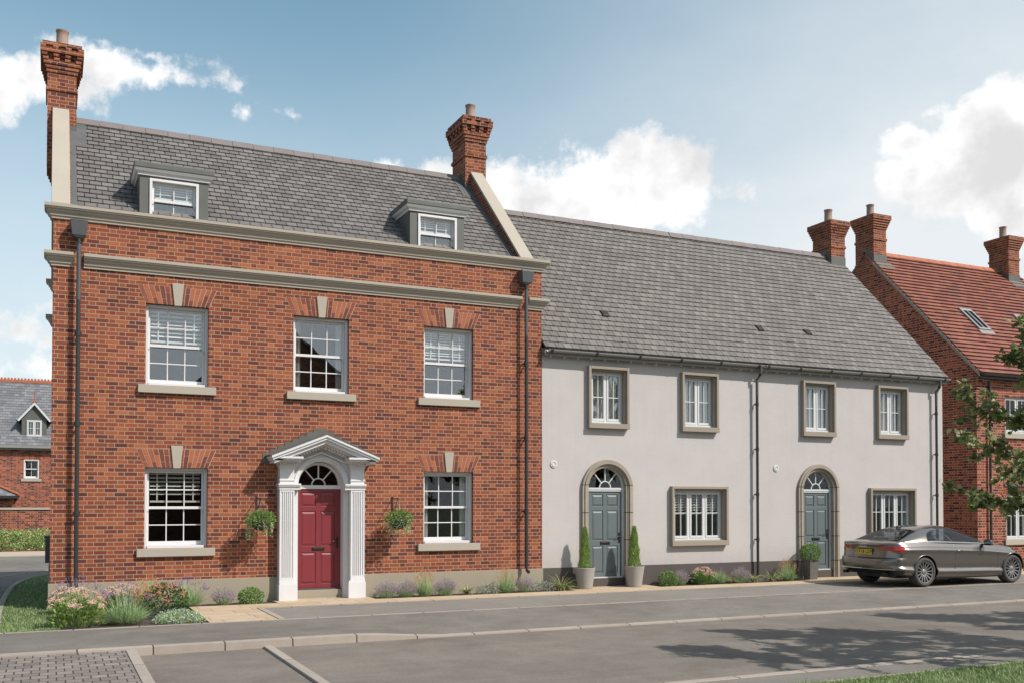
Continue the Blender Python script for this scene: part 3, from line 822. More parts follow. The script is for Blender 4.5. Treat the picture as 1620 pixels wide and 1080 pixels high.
    l.hexa([(DXC+1.09,-.55,2.795),(DXC,-.55,3.225),(DXC,-.002,3.235),(DXC+1.09,-.002,2.805)],[(DXC+1.09,-.55,2.78),(DXC,-.55,3.2155),(DXC,-.002,3.2155),(DXC+1.09,-.002,2.78)])
    l.build('lead_cover', M['lead'], dc)
    fanlight(BH, DXC, .456, 2.24, .14, M['glasslow'], M['white'])
    d = panel_door(BH, DXC-.45, DXC+.45, .19, 2.165, .17, M['reddoor'])
    t = MB(); t.box(DXC-.455, DXC+.455, .06, .21, .166, .189); t.build('threshold', M['hopper'], d)
    # brackets for the baskets
    for x in (3.60, 6.34):
        b = MB(); b.box(x-.015, x+.015, -.012, -.0005, 1.70, 2.02); b.tube([(x,-.012,1.98),(x,-.42,1.98)], .008, 6); b.tube([(x,-.012,1.74),(x,-.2,1.80),(x,-.36,1.97)], .007, 6)
        b.tube([(x,-.42,1.98),(x,-.435,1.96),(x,-.425,1.935)], .007, 6)
        b.build('basket_bracket', M['black'], BH)
brick_house()

# ================================================================== RENDERED TERRACE (two houses)
YW = .015
def arched_surround(parent, cx, z):
    m = MB(); n = 30
    for r0, r1, ya in ((.605, .66, -.055), (.565, .605, -.078), (.535, .565, -.05), (.494, .535, -.028)):
        yb = .10 if r0 < .5 else .01
        for i in range(n):
            t0, t1 = PI*i/n, PI*(i+1)/n
            m.prism_y([(cx+q*math.cos(t), z+q*math.sin(t)) for q, t in ((r0,t0),(r1,t0),(r1,t1),(r0,t1))], ya, yb)
        m.box(cx-r1, cx-r0, ya, yb, -.05, z); m.box(cx+r0, cx+r1, ya, yb, -.05, z)
    return m.build('arched_surround', M['archstone'], parent)
M['archstone'] = m_kerb('jointed_sandstone', (.32,.275,.225), .62, 2, .33)

def terrace(name, label, x0, x1, doorx, ups, low, chim, first, vents, pipes, glass_low, blinds):
    T = thing(name, label, 'house', (x0, 0, 0), 'houses along the street')
    W = MB(); holes = [(a+.05, b-.05, 3.67, 4.92) for a, b in ups] + [(low[0]+.05, low[1]-.05, .98, 2.23), (doorx-.495, doorx+.495, 0.0, 2.70, 2.205)]
    wall_front(W, x0, x1, -.1, 5.3, YW, holes, .22)
    W.quad((x0,YW,-.1),(x0,YW,5.3),(x0,8.0,5.3),(x0,8.0,-.1)); W.quad((x0,8.0,-.1),(x1,8.0,-.1),(x1,8.0,5.3),(x0,8.0,5.3))
    if not first:
        W.poly([(x1,YW,-.1),(x1,8.0,-.1),(x1,8.0,5.3),(x1,3.95,9.35),(x1,YW,5.3)])
    else:
        W.quad((x1,YW,-.1),(x1,8.0,-.1),(x1,8.0,5.3),(x1,YW,5.3))
    W.build('wall', M['render'], T, recalc=False)
    p = MB(); p.box(x0, doorx-.66, YW-.014, YW-.0, -.1, .455); p.box(doorx+.66, x1, YW-.014, YW, -.1, .455); p.box(doorx-.494, doorx+.494, .03, .3, -.1, .185)
    p.build('plinth', M['darkplinth'], T)
    r = MB(); xe = x1 + (0 if first else .03)
    roof_slope(r, x0, xe, -.17, 5.295, 3.92, 9.46, .2); roof_slope(r, x0, xe, 8.01, 5.295, 3.92, 9.46, .2)
    rf = r.build('roof', M['slateB'], T)
    g = MB(); ridge_run(g, x0+.01, xe-.01 if first else xe-.6, 3.92, 9.47); g.build('ridge_tile', M['ridge'], rf)
    sl = lambda y: 5.295 + (y+.17)*1.0183
    for vx, vy in vents:
        v = MB(); z = sl(vy)
        v.hexa([(vx-.10,vy-.08,z-.08+.03),(vx+.10,vy-.08,z-.08+.03),(vx+.10,vy+.08,z+.08+.03),(vx-.10,vy+.08,z+.08+.03)], [(vx-.08,vy-.08,z-.08+.075),(vx+.08,vy-.08,z-.08+.075),(vx+.08,vy+.07,z+.08+.045),(vx-.08,vy+.07,z+.08+.045)])
        v.build('roof_vent', M['bronze'], rf, bevel=.006)
    # eaves: fascia, gutter with brackets, rafter pegs
    e = MB(); e.box(x0, x1, -.13, YW-.001, 5.125, 5.24); e.box(x0, x1, -.135, -.1305, 5.13, 5.255)
    ev = e.build('eaves_board', M['pipegrey'], T)
    n = 12; gp = [(-.205+.062*math.cos(PI+PI*i/n), 5.245+.062*math.sin(PI+PI*i/n)) for i in range(n+1)]; gi = [(-.205+.055*math.cos(PI+PI*i/n), 5.245+.055*math.sin(PI+PI*i/n)) for i in range(n+1)]
    g = MB(); g.prism_x(gp + gi[::-1], x0+.03, x1-.0 if first else x1+.03)
    gt = g.build('gutter', M['pipegrey'], ev)
    k = max(2, int((x1-x0)/1.02))
    for i in range(k+1):
        x = x0+.12+(x1-x0-.3)*i/k; b = MB()
        b.prism_x([(-.205+.069*math.cos(PI+PI*j/n), 5.245+.069*math.sin(PI+PI*j/n)) for j in range(n+1)], x-.03, x+.03); b.hexa([(x-.02,-.27,5.235),(x+.02,-.27,5.235),(x+.02,-.14,5.235),(x-.02,-.14,5.235)],[(x-.02,-.27,5.26),(x+.02,-.27,5.26),(x+.02,-.14,5.27),(x-.02,-.14,5.27)])
        b.build('gutter_bracket', M['black'], ev)
    k = int((x1-x0)/.345); pg = None
    for i in range(k):
        x = x0+.15+i*.345
        if pg is None:
            b = MB(); b.box(x-.013, x+.013, -.128, -.03, 5.092, 5.1245); pg = b.build('rafter_peg', M['peg'], ev)
        else:
            c = pg.copy(); COL.objects.link(c); c.parent = ev; c.location.x = i*.345
    for q in pipes:
        d = MB(); y = -.10; d.tube([(q,-.205,5.18),(q,-.205,5.08),(q-.01,-.19,5.02),(q-.03,-.10,4.90),(q-.035,y,4.84),(q-.035,y,.12)], .034, 12)
        for z in (4.3, 3.2, 2.1, 1.0): d.tube([(q-.035,y,z-.04),(q-.035,y,z+.04)], .043, 12)
        dp = d.build('downpipe', M['black'], T, True, sharp=40)
        c = MB()
        for z in (4.3, 3.2, 2.1, 1.0): c.box(q-.085, q+.015, y+.035, y+.047, z-.014, z+.014); c.box(q-.045, q-.025, y+.0475, YW, z-.010, z+.010)
        c.build('pipe_bracket', M['black'], dp)
        u = MB(); u.tube([(q,-.205,5.185),(q,-.205,5.07),(q-.01,-.188,5.01),(q-.032,-.10,4.90),(q-.0345,y-.001,4.84),(q-.0345,y-.001,4.5)], .036, 12); u.build('swan_neck', M['hopper'], dp, True, sharp=40)
    for i, (a, b_) in enumerate(ups):
        stone_frame(T, a, b_, 3.57, 4.97)
        casement(T, a+.098, b_-.098, 3.70, 4.872, .085, 2, 'glass', .5, curt=.43 if i == 0 or first is False else .27)  # pale curtains added to imitate the panes' reflection and frosting
    stone_frame(T, low[0], low[1], .88, 2.28)
    casement(T, low[0]+.098, low[1]-.098, 1.01, 2.182, .085, 3, 'glasslow', .55, blind=blinds, curt=0 if blinds else .07)
    arched_surround(T, doorx, 2.205)
    f = MB(); f.box(doorx-.494, doorx-.44, .075, .145, .186, 2.205); f.box(doorx+.44, doorx+.494, .075, .145, .186, 2.205)
    f.box(doorx-.44, doorx+.44, .075, .145, 2.15, 2.20)
    f.build('door_frame', M['pvc'], T, bevel=.003)
    fanlight(T, doorx, .494, 2.235, .075, M['glasslow'], M['pvc'])
    d = panel_door(T, doorx-.438, doorx+.438, .215, 2.148, .115, M['greydoor'])
    t = MB(); t.box(doorx-.44, doorx+.44, .045, .15, .187, .214); t.build('threshold', M['pvc'], d)
    v = MB(); vx = doorx-1.36 if first else doorx-1.335; vz = 2.75
    v.prism(arc(vx, vz, .082, 0, 2*PI, 24)[:-1], lambda p: (p[0], YW-.02, p[1]), lambda p: (p[0], YW, p[1]))
    for i in range(24):
        t0, t1 = 2*PI*i/24, 2*PI*(i+1)/24
        v.prism_y([(vx+q*math.cos(t), vz+q*math.sin(t)) for q, t in ((.04,t0),(.052,t0),(.052,t1),(.04,t1))], YW-.03, YW-.0195)
    v.build('extract_vent', M['pvc'], T)
    if chim:
        def fl(ch):
            q = MB(); cx = 21.785
            q.prism_x([(3.62, sl(3.62)), (3.92, 9.47), (4.4, 9.0), (4.4, 9.2), (3.92, 9.66), (3.62, sl(3.62)+.2)], cx-.278-.012, cx-.2785)
            q.box(cx-.285, cx+.285, 3.606, 3.619, sl(3.6)-.05, sl(3.6)+.27); q.build('stack_flashing', M['lead'], ch)
        chimney(T, 21.785, 3.62, 4.42, .275, 8.6, 10.5, [(21.80, 4.05)], False, M['brick'], fl)
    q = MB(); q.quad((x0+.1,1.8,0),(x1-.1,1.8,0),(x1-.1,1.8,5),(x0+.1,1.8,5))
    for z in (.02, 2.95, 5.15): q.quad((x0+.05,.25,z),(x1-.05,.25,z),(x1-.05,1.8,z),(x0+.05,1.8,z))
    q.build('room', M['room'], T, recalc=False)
    return T
terrace('rendered_house', 'pale rendered house with two conifer pots by its door, joined to the brick townhouse', 9.785, 15.75, 11.43,
        [(10.92, 11.98), (13.44, 14.49)], (13.14, 14.76), False, True, [(11.88, .85)], [15.655], 'glasslow', (1.65, 'woodblind'))
terrace('rendered_house', 'pale rendered house behind the parked car, with a brick chimney on its gable end', 15.75, 22.04, 17.62,
        [(17.09, 18.16), (19.61, 20.68)], (19.32, 20.94), True, False, [(16.5, .86), (18.1, .88)], [21.72], 'glasslow', None)

# short pipe tucked in the corner beside the townhouse
# ================================================================== RED TILED HOUSE
RX0, RX1, RY = 24.2, 31.4, .70
def red_house():
    R = thing('red_tiled_house', 'red brick house with red clay tiled roof and roof lights beyond the parked car', 'house', (RX0, RY, 0), 'houses along the street')
    W = MB(); yr, zr = 4.95, 10.05
    holes = [(25.40, 27.0, .82, 2.16), (25.40, 27.0, 3.95, 5.02), (28.6, 30.2, .82, 2.16), (28.6, 30.2, 3.95, 5.02)]
    wall_front(W, RX0, RX1, -.1, 5.72, RY, holes, .2)
    yb = 2*yr - RY
    W.poly([(RX0,RY,-.1),(RX0,RY,5.72),(RX0,yr,zr),(RX0,yb,5.72),(RX0,yb,-.1)]); W.poly([(RX1,RY,-.1),(RX1,yb,-.1),(RX1,yb,5.72),(RX1,yr,zr),(RX1,RY,5.72)])
    W.quad((RX0,yb,-.1),(RX0,yb,5.72),(RX1,yb,5.72),(RX1,yb,-.1))
    # corbelled eaves course along the gable and at the corner
    sl = lambda y: 5.77 + (y-.65)*1.012
    for k in range(3):
        e = .012+.016*k; o = .33-.085*k
        W.hexa([(RX0-e,.95,sl(.95)-o),(RX0,.95,sl(.95)-o),(RX0,4.5,sl(4.5)-o),(RX0-e,4.5,sl(4.5)-o)], [(RX0-e,.95,sl(.95)-.03),(RX0,.95,sl(.95)-.03),(RX0,4.5,sl(4.5)-.03),(RX0-e,4.5,sl(4.5)-.03)])
    for k in range(4): W.box(RX0-.02, RX0+.5, RY-.03-.025*k, RY, 5.20+.09*k, 5.29+.09*k)
    W.build('wall', M['brick2'], R, recalc=False)
    r = MB(); roof_slope(r, RX0-.03, RX1+.05, .52, sl(.52), yr, sl(yr), .2, .045); roof_slope(r, RX0-.03, RX1+.05, 2*yr-.52, sl(.52), yr, sl(yr), .2, .028)
    rf = r.build('roof', M['tile'], R)
    g = MB(); ridge_run(g, RX0+.45, RX1, yr, sl(yr)+.01, .13, .07, .33); g.build('ridge_tile', M['redridge'], rf)
    v = MB()
    for a in (.56,):
        v.hexa([(RX0-.055,a,sl(a)-.13),(RX0-.0305,a,sl(a)-.13),(RX0-.0305,4.6,sl(4.6)-.13),(RX0-.055,4.6,sl(4.6)-.13)], [(RX0-.055,a,sl(a)-.02),(RX0-.0305,a,sl(a)-.02),(RX0-.0305,4.6,sl(4.6)-.02),(RX0-.055,4.6,sl(4.6)-.02)])
    v.build('barge_strip', M['surround'], rf)
    def fl(cx, ys):
        def fn(ch):
            q = MB(); q.box(cx-.285, cx+.285, ys-.012, ys-.0005, sl(ys)-.05, sl(ys)+.25)
            a, b = ys-.28, ys-.005
            q.hexa([(cx-.28,a,sl(a)+.03),(cx+.42,a,sl(a)+.03),(cx+.42,b,sl(b)+.03),(cx-.28,b,sl(b)+.03)], [(cx-.28,a,sl(a)+.042),(cx+.42,a,sl(a)+.042),(cx+.42,b,sl(b)+.042),(cx-.28,b,sl(b)+.042)])
            q.prism_x([(ys, sl(ys)), (yr, sl(yr)), (yr, sl(yr)+.17), (ys, sl(ys)+.17)], cx-.29, cx-.279)
            q.build('stack_flashing', M['lead'], ch)
        return fn
    chimney(R, 24.468, 4.56, 5.36, .275, 5.5, 11.27, [(24.5, 5.0)], False, M['brick'], fl(24.475, 4.56))
    chimney(R, 30.75, 4.50, 5.30, .275, 8.5, 11.27, [(30.77, 4.95)], False, M['brick'], fl(30.75, 4.5))
    for sx in (26.0, 28.5):
        q = MB(); y0, y1 = 2.08, 2.86; o = .05
        P = lambda x, y, h: (x, y - h*.711, sl(y) + h*.703)
        for a, b, c, d in ((sx, sx+.07, y0, y1), (sx+.46, sx+.53, y0, y1), (sx+.07, sx+.46, y0, y0+.06), (sx+.07, sx+.46, y1-.09, y1)):
            q.hexa([P(a,c,0),P(b,c,0),P(b,d,0),P(a,d,0)], [P(a,c,.075),P(b,c,.075),P(b,d,.075),P(a,d,.075)])
        q.hexa([P(sx+.245,y0+.06,.03),P(sx+.285,y0+.06,.03),P(sx+.285,y1-.09,.03),P(sx+.245,y1-.09,.03)], [P(sx+.245,y0+.06,.07),P(sx+.285,y0+.06,.07),P(sx+.285,y1-.09,.07),P(sx+.245,y1-.09,.07)])
        q.hexa([P(sx-.05,y0-.13,.03),P(sx+.58,y0-.13,.03),P(sx+.58,y0,.03),P(sx-.05,y0,.03)], [P(sx-.05,y0-.13,.04),P(sx+.58,y0-.13,.04),P(sx+.58,y0,.045),P(sx-.05,y0,.045)])
        s = q.build('roof_light', M['pipegrey'], rf)
        p = MB(); p.hexa([P(sx+.07,y0+.06,.035),P(sx+.46,y0+.06,.035),P(sx+.46,y1-.09,.035),P(sx+.07,y1-.09,.035)], [P(sx+.07,y0+.06,.045),P(sx+.46,y0+.06,.045),P(sx+.46,y1-.09,.045),P(sx+.07,y1-.09,.045)])
        p.build('pane', M['darkglass'], s)
    g = MB(); n = 10
    g.prism_x([(.46+.06*math.cos(PI+PI*i/n), sl(.52)-.03+.06*math.sin(PI+PI*i/n)) for i in range(n+1)], RX0+.02, RX1); g.box(RX0, RX1, .54, RY-.001, sl(.52)-.15, sl(.52)-.04)
    g.build('gutter', M['black'], R)
    downpipe(R, 24.66, RY-.075, .1, 5.45, .036, 'black', ())
    for a, b, c, d in holes:
        casement(R, a, b, c, d, RY+.07, 3, 'glasslow', .52)
        s = MB(); s.box(a-.1, b+.1, RY-.06, RY+.06, c-.16, c-.003); s.build('sill', M['stone'], R, bevel=.006)
        if c < 2:
            v = MB(); cx = (a+b)/2; nb = 22
            for i in range(nb):
                u0 = a-.06+(b-a+.12)*i/nb; u1 = a-.06+(b-a+.12)*(i+1)/nb-.01
                v.box(u0, u1, RY-.006, RY+.02, d+.005, d+.22)
            v.build('brick_arch', M['voussoir'], R)
            v = MB(); v.box(a-.1, b+.1, RY-.035, RY+.0, d+.225, d+.30); v.build('hood_strip', M['lead'], R)
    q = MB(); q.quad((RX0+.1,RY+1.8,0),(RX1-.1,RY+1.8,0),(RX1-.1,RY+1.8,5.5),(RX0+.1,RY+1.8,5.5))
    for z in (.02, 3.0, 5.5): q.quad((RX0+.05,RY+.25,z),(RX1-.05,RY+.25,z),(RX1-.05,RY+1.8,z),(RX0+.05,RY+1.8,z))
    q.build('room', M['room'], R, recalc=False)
M['darkglass'] = m_glass('tinted_glass', .10, (.3,.32,.35))
red_house()

# ================================================================== FAR HOUSE, GARDEN WALL, HEDGE (across the back street)
def far_house():
    fy = 38.7
    F = thing('far_brick_house', 'distant brick house with slate roof and white gabled dormer across the back street', 'house', (-1, fy, 0), 'houses along the street')
    W = MB(); x0, x1 = -9, 3.2
    wall_front(W, x0, x1, -.1, 5.0, fy, [(-1.296, -.575, 3.2, 4.2)], .15)
    W.quad((x0,fy,-.1),(x0,fy,5),(x0,fy+8.4,5),(x0,fy+8.4,-.1)); W.quad((x1,fy,-.1),(x1,fy+8.4,-.1),(x1,fy+8.4,5),(x1,fy,5)); W.quad((x0,fy+8.4,-.1),(x1,fy+8.4,-.1),(x1,fy+8.4,5),(x0,fy+8.4,5))
    W.build('wall', M['brick2'], F, recalc=False)
    r = MB(); roof_slope(r, x0-.1, x1+.1, fy-.3, 4.95, fy+4.2, 8.80, .25, .02); roof_slope(r, x0-.1, x1+.1, fy+8.7, 4.95, fy+4.2, 8.8, .25, .02)
    rf = r.build('roof', M['slateC'], F)
    g = MB(); g.box(x0, x1, fy+4.05, fy+4.35, 8.72, 8.87)
    for i in range(70):
        x = x0+.1+i*.17; g.prism_y([(x,8.87),(x+.12,8.87),(x+.12,8.95),(x+.06,9.0),(x,8.95)], fy+4.17, fy+4.23)
    g.build('ridge_tile', M['redridge'], rf)
    g = MB(); g.box(x0, x1, fy-.34, fy-.2, 4.80, 4.95); g.box(x0, x1, fy-.2, fy-.001, 4.70, 4.93); g.build('gutter', M['pipegrey'], F)
    w = sash_window(F, -1.296, -.575, 3.2, 4.2, y0=fy+.04, cols=2, rows=1, glass='glasslow', blind=None)
    s = MB(); s.box(-1.42, -.45, fy-.06, fy+.02, 3.05, 3.19); s.build('sill', M['stone'], F)
    v = MB()
    for i in range(11):
        u = -1.36+i*.078; k = (u+.935)*.25
        v.prism_y([(u,4.22),(u+.066,4.22),(u+.066+k*.6,4.47),(u+k*.6,4.47)], fy-.008, fy+.02)
    v.build('brick_arch', M['voussoir'], F)
    d = MB(); dx0, dx1, dy = -1.42, -.22, fy+.35
    d.prism_y([(dx0,5.2),(dx1,5.2),(dx1,6.4),((dx0+dx1)/2,7.15),(dx0,6.4)], dy, dy+1.9)
    dm = d.build('dormer', M['lead'], F)
    q = MB(); cx = (dx0+dx1)/2
    for s in (-1, 1):
        q.hexa([(cx,dy-.16,7.28),(cx+s*.82,dy-.16,6.30),(cx+s*.82,dy-.10,6.30),(cx,dy-.10,7.28)], [(cx,dy-.16,7.13),(cx+s*.74,dy-.16,6.24),(cx+s*.74,dy-.10,6.24),(cx,dy-.10,7.13)])
    q.build('barge_board', M['pvc'], dm)
    q = MB()
    for s in (-1, 1):
        q.hexa([(cx,dy-.13,7.32),(cx+s*.84,dy-.13,6.32),(cx+s*.84,dy+2.2,6.32),(cx,dy+2.2,7.32)], [(cx,dy-.13,7.27),(cx+s*.84,dy-.13,6.27),(cx+s*.84,dy+2.2,6.27),(cx,dy+2.2,7.27)])
    q.build('dormer_roof', M['slateC'], dm)
    q = MB(); q.tube([(cx,dy-.1,7.3),(cx,dy-.1,7.85)], .035, 6); q.box(cx-.09, cx+.09, dy-.15, dy+2.0, 7.28, 7.37); q.build('finial', M['redridge'], dm)
    casement(F, cx-.36, cx+.36, 5.45, 6.32, dy-.06, 2, 'glasslow', .5)
    # porch with hipped roof
    p = MB(); p.box(-6, -1.75, fy-2.4, fy-.002, -.1, 2.12); p.build('porch', M['brick2'], F)
    p = MB(); a = [(-6.2,fy-2.7,2.28),(-1.45,fy-2.7,2.28),(-1.45,fy,2.28),(-6.2,fy,2.28)]
    p.add(a + [(-4.4,fy-.9,3.5),(-4.0,fy-.9,3.5)], [(0,1,5,4),(1,2,5),(2,3,4,5),(3,0,4),(0,3,2,1)]); pr = p.build('porch_roof', M['slateC'], F)
    p = MB(); p.tube([(-1.42,fy-2.72,2.33),(-4.0,fy-.9,3.55)], .08, 6); p.build('hip_tile', M['redridge'], pr)
    p = MB(); p.box(-6.2, -1.45, fy-2.78, fy-2.68, 2.14, 2.27); p.build('porch_gutter', M['black'], pr)
    q = MB(); q.quad((x0+.1,fy+1.5,0),(x1-.1,fy+1.5,0),(x1-.1,fy+1.5,4.9),(x0+.1,fy+1.5,4.9)); q.build('room', M['room'], F)
    b = MB(); b.box(-12, 5, 26.2, 26.43, -.1, 1.62); bw = thing('garden_wall', 'low red brick garden wall with stone coping behind the clipped hedge', 'wall', (-1, 26.2, 0))
    b.build('brickwork', M['brick2'], bw); b = MB(); b.box(-12, 5, 26.15, 26.48, 1.6205, 1.71); b.build('coping', M['stone'], bw)
far_house()

# ================================================================== HOUSES ACROSS THE STREET (seen in the window glass)
def opposite(x0, x1, y, apex, eave, label):
    O = thing('opposite_house', label, 'house', (x0, y, 0), 'houses across the street')
    m = MB(); cx = (x0+x1)/2
    m.prism_y([(x0,-.1),(x1,-.1),(x1,eave),(cx,apex),(x0,eave)], y-9, y); m.build('wall', M['brick2'], O)
    r = MB()
    for s in (-1, 1):
        e = cx+s*((x1-x0)/2+.3); ze = eave-.3*(apex-eave)/((x1-x0)/2)
        r.hexa([(cx,y+.2,apex+.02),(e,y+.2,ze+.02),(e,y-9.2,ze+.02),(cx,y-9.2,apex+.02)], [(cx,y+.2,apex+.16),(e,y+.2,ze+.16),(e,y-9.2,ze+.16),(cx,y-9.2,apex+.16)])
    r.build('roof', M['slateC'], O)
    for zz in (1.0, 3.9):
        for xx in (cx-2.2, cx+1.2):
            w = MB(); w.box(xx, xx+1.1, y, y+.05, zz, zz+1.4); f = w.build('window', M['pvc'], O)
            g = MB(); g.box(xx+.06, xx+.52, y+.0505, y+.056, zz+.06, zz+1.34); g.box(xx+.58, xx+1.04, y+.0505, y+.056, zz+.06, zz+1.34); g.build('pane', M['darkglass'], f)
opposite(4.8, 17.2, -33.0, 11.5, 6.5, 'gabled brick house across the street, reflected in the townhouse windows')

# ================================================================== GROUND, ROADS, KERBS
M['tarmac'] = m_tarmac('road_tarmac', (.128,.110,.094), (.205,.180,.155))
M['footway'] = m_tarmac('footway_tarmac', (.125,.113,.100), (.20,.182,.160))
M['bay'] = m_tarmac('bay_tarmac', (.175,.159,.142), (.225,.206,.184))
M['kerb'] = m_kerb('concrete_kerb', (.32,.27,.232))
M['kerby'] = m_kerb('concrete_edging', (.33,.285,.245), 1.83, 1)
def _ground():
    t = NT('earth'); p = t.pos(); f = t.noise(p, .4, 4)
    c = t.mix(f, (.045,.075,.02), (.09,.11,.04)); return t.done(c, .95)
def _soil():
    t = NT('bark_mulch'); p = t.pos(); f = t.noise(p, 40, 4, .75); g = t.noise(p, 6, 3)
    c = t.ramp(f, [(0,(.02,.016,.014)),(.5,(.075,.06,.05)),(.75,(.16,.13,.11)),(1,(.25,.2,.17))])
    return t.done(t.scale(c, t.math('MULTIPLY_ADD', g, .6, .6)), .95, 0, t.bump(f, 1, .02))
def _slabs():
    t = NT('sandstone_slabs'); p = t.pos(); x, y, z = t.sep(p)
    # coursed slabs of three widths
    h = .45; row = t.math('FLOOR', t.math('DIVIDE', t.math('ADD', y, 20.02), h)); fy = t.math('MULTIPLY', t.math('FRACT', t.math('DIVIDE', t.math('ADD', y, 20.02), h)), h)
    w = t.math('MULTIPLY_ADD', t.white(t.comb(row, 1.0, 2.0)), .25, .5); off = t.math('MULTIPLY', t.white(t.comb(row, 4.0, 9.0)), 3.0)
    uu = t.math('DIVIDE', t.math('ADD', t.math('ADD', x, off), 20.0), w); cell = t.math('FLOOR', uu); fx = t.math('MULTIPLY', t.math('FRACT', uu), w)
    d = t.math('MINIMUM', t.math('MINIMUM', fx, t.math('SUBTRACT', w, fx)), t.math('MINIMUM', fy, t.math('SUBTRACT', h, fy)))
    j = t.ss(d, .004, .009)
    r = t.white(t.comb(cell, row, 0.0)); n = t.noise(p, 3, 5, .6); f = t.noise(p, 60, 3)
    c = t.ramp(r, [(0,(.42,.315,.205)),(.5,(.47,.365,.25)),(1,(.45,.36,.27))])
    c = t.scale(c, t.math('MULTIPLY', t.math('MULTIPLY_ADD', n, .4, .8), t.math('MULTIPLY_ADD', f, .2, .9)))
    c = t.mix(j, (.20,.15,.10), c)
    return t.done(c, .85, 0, t.bump(t.math('ADD', j, t.math('MULTIPLY', n, .5)), .4, .006), .3)
def _setts():
    t = NT('block_paving'); p = t.pos(); x, y, z = t.sep(p)
    h = .205; yy = t.math('DIVIDE', t.math('ADD', y, 40.0), h); row = t.math('FLOOR', yy); fy = t.math('MULTIPLY', t.math('FRACT', yy), h)
    w = .172; uu = t.math('DIVIDE', t.math('ADD', t.math('ADD', x, 40.0), t.math('MULTIPLY', t.math('MODULO', row, 2.0), w*.5)), w); cell = t.math('FLOOR', uu); fx = t.math('MULTIPLY', t.math('FRACT', uu), w)
    d = t.math('MINIMUM', t.math('MINIMUM', fx, t.math('SUBTRACT', w, fx)), t.math('MINIMUM', fy, t.math('SUBTRACT', h, fy)))
    j = t.ss(d, .004, .011); r = t.white(t.comb(cell, row, 0.0)); n = t.noise(p, 3, 4); f = t.noise(p, 80, 3, .8)
    c = t.ramp(r, [(0,(.16,.137,.123)),(.5,(.20,.172,.155)),(1,(.245,.212,.19))])
    c = t.scale(c, t.math('MULTIPLY', t.math('MULTIPLY_ADD', n, .4, .8), t.math('MULTIPLY_ADD', f, .5, .75)))
    c = t.mix(j, (.045,.04,.036), c)
    return t.done(c, .9, 0, t.bump(t.math('ADD', j, t.math('MULTIPLY', f, .3)), .6, .008), .3)
M['earth'] = _ground(); M['soil'] = _soil(); M['slabs'] = _slabs(); M['setts'] = _setts()
M['backpave'] = m_stone('back_pavement', (.46,.39,.31))

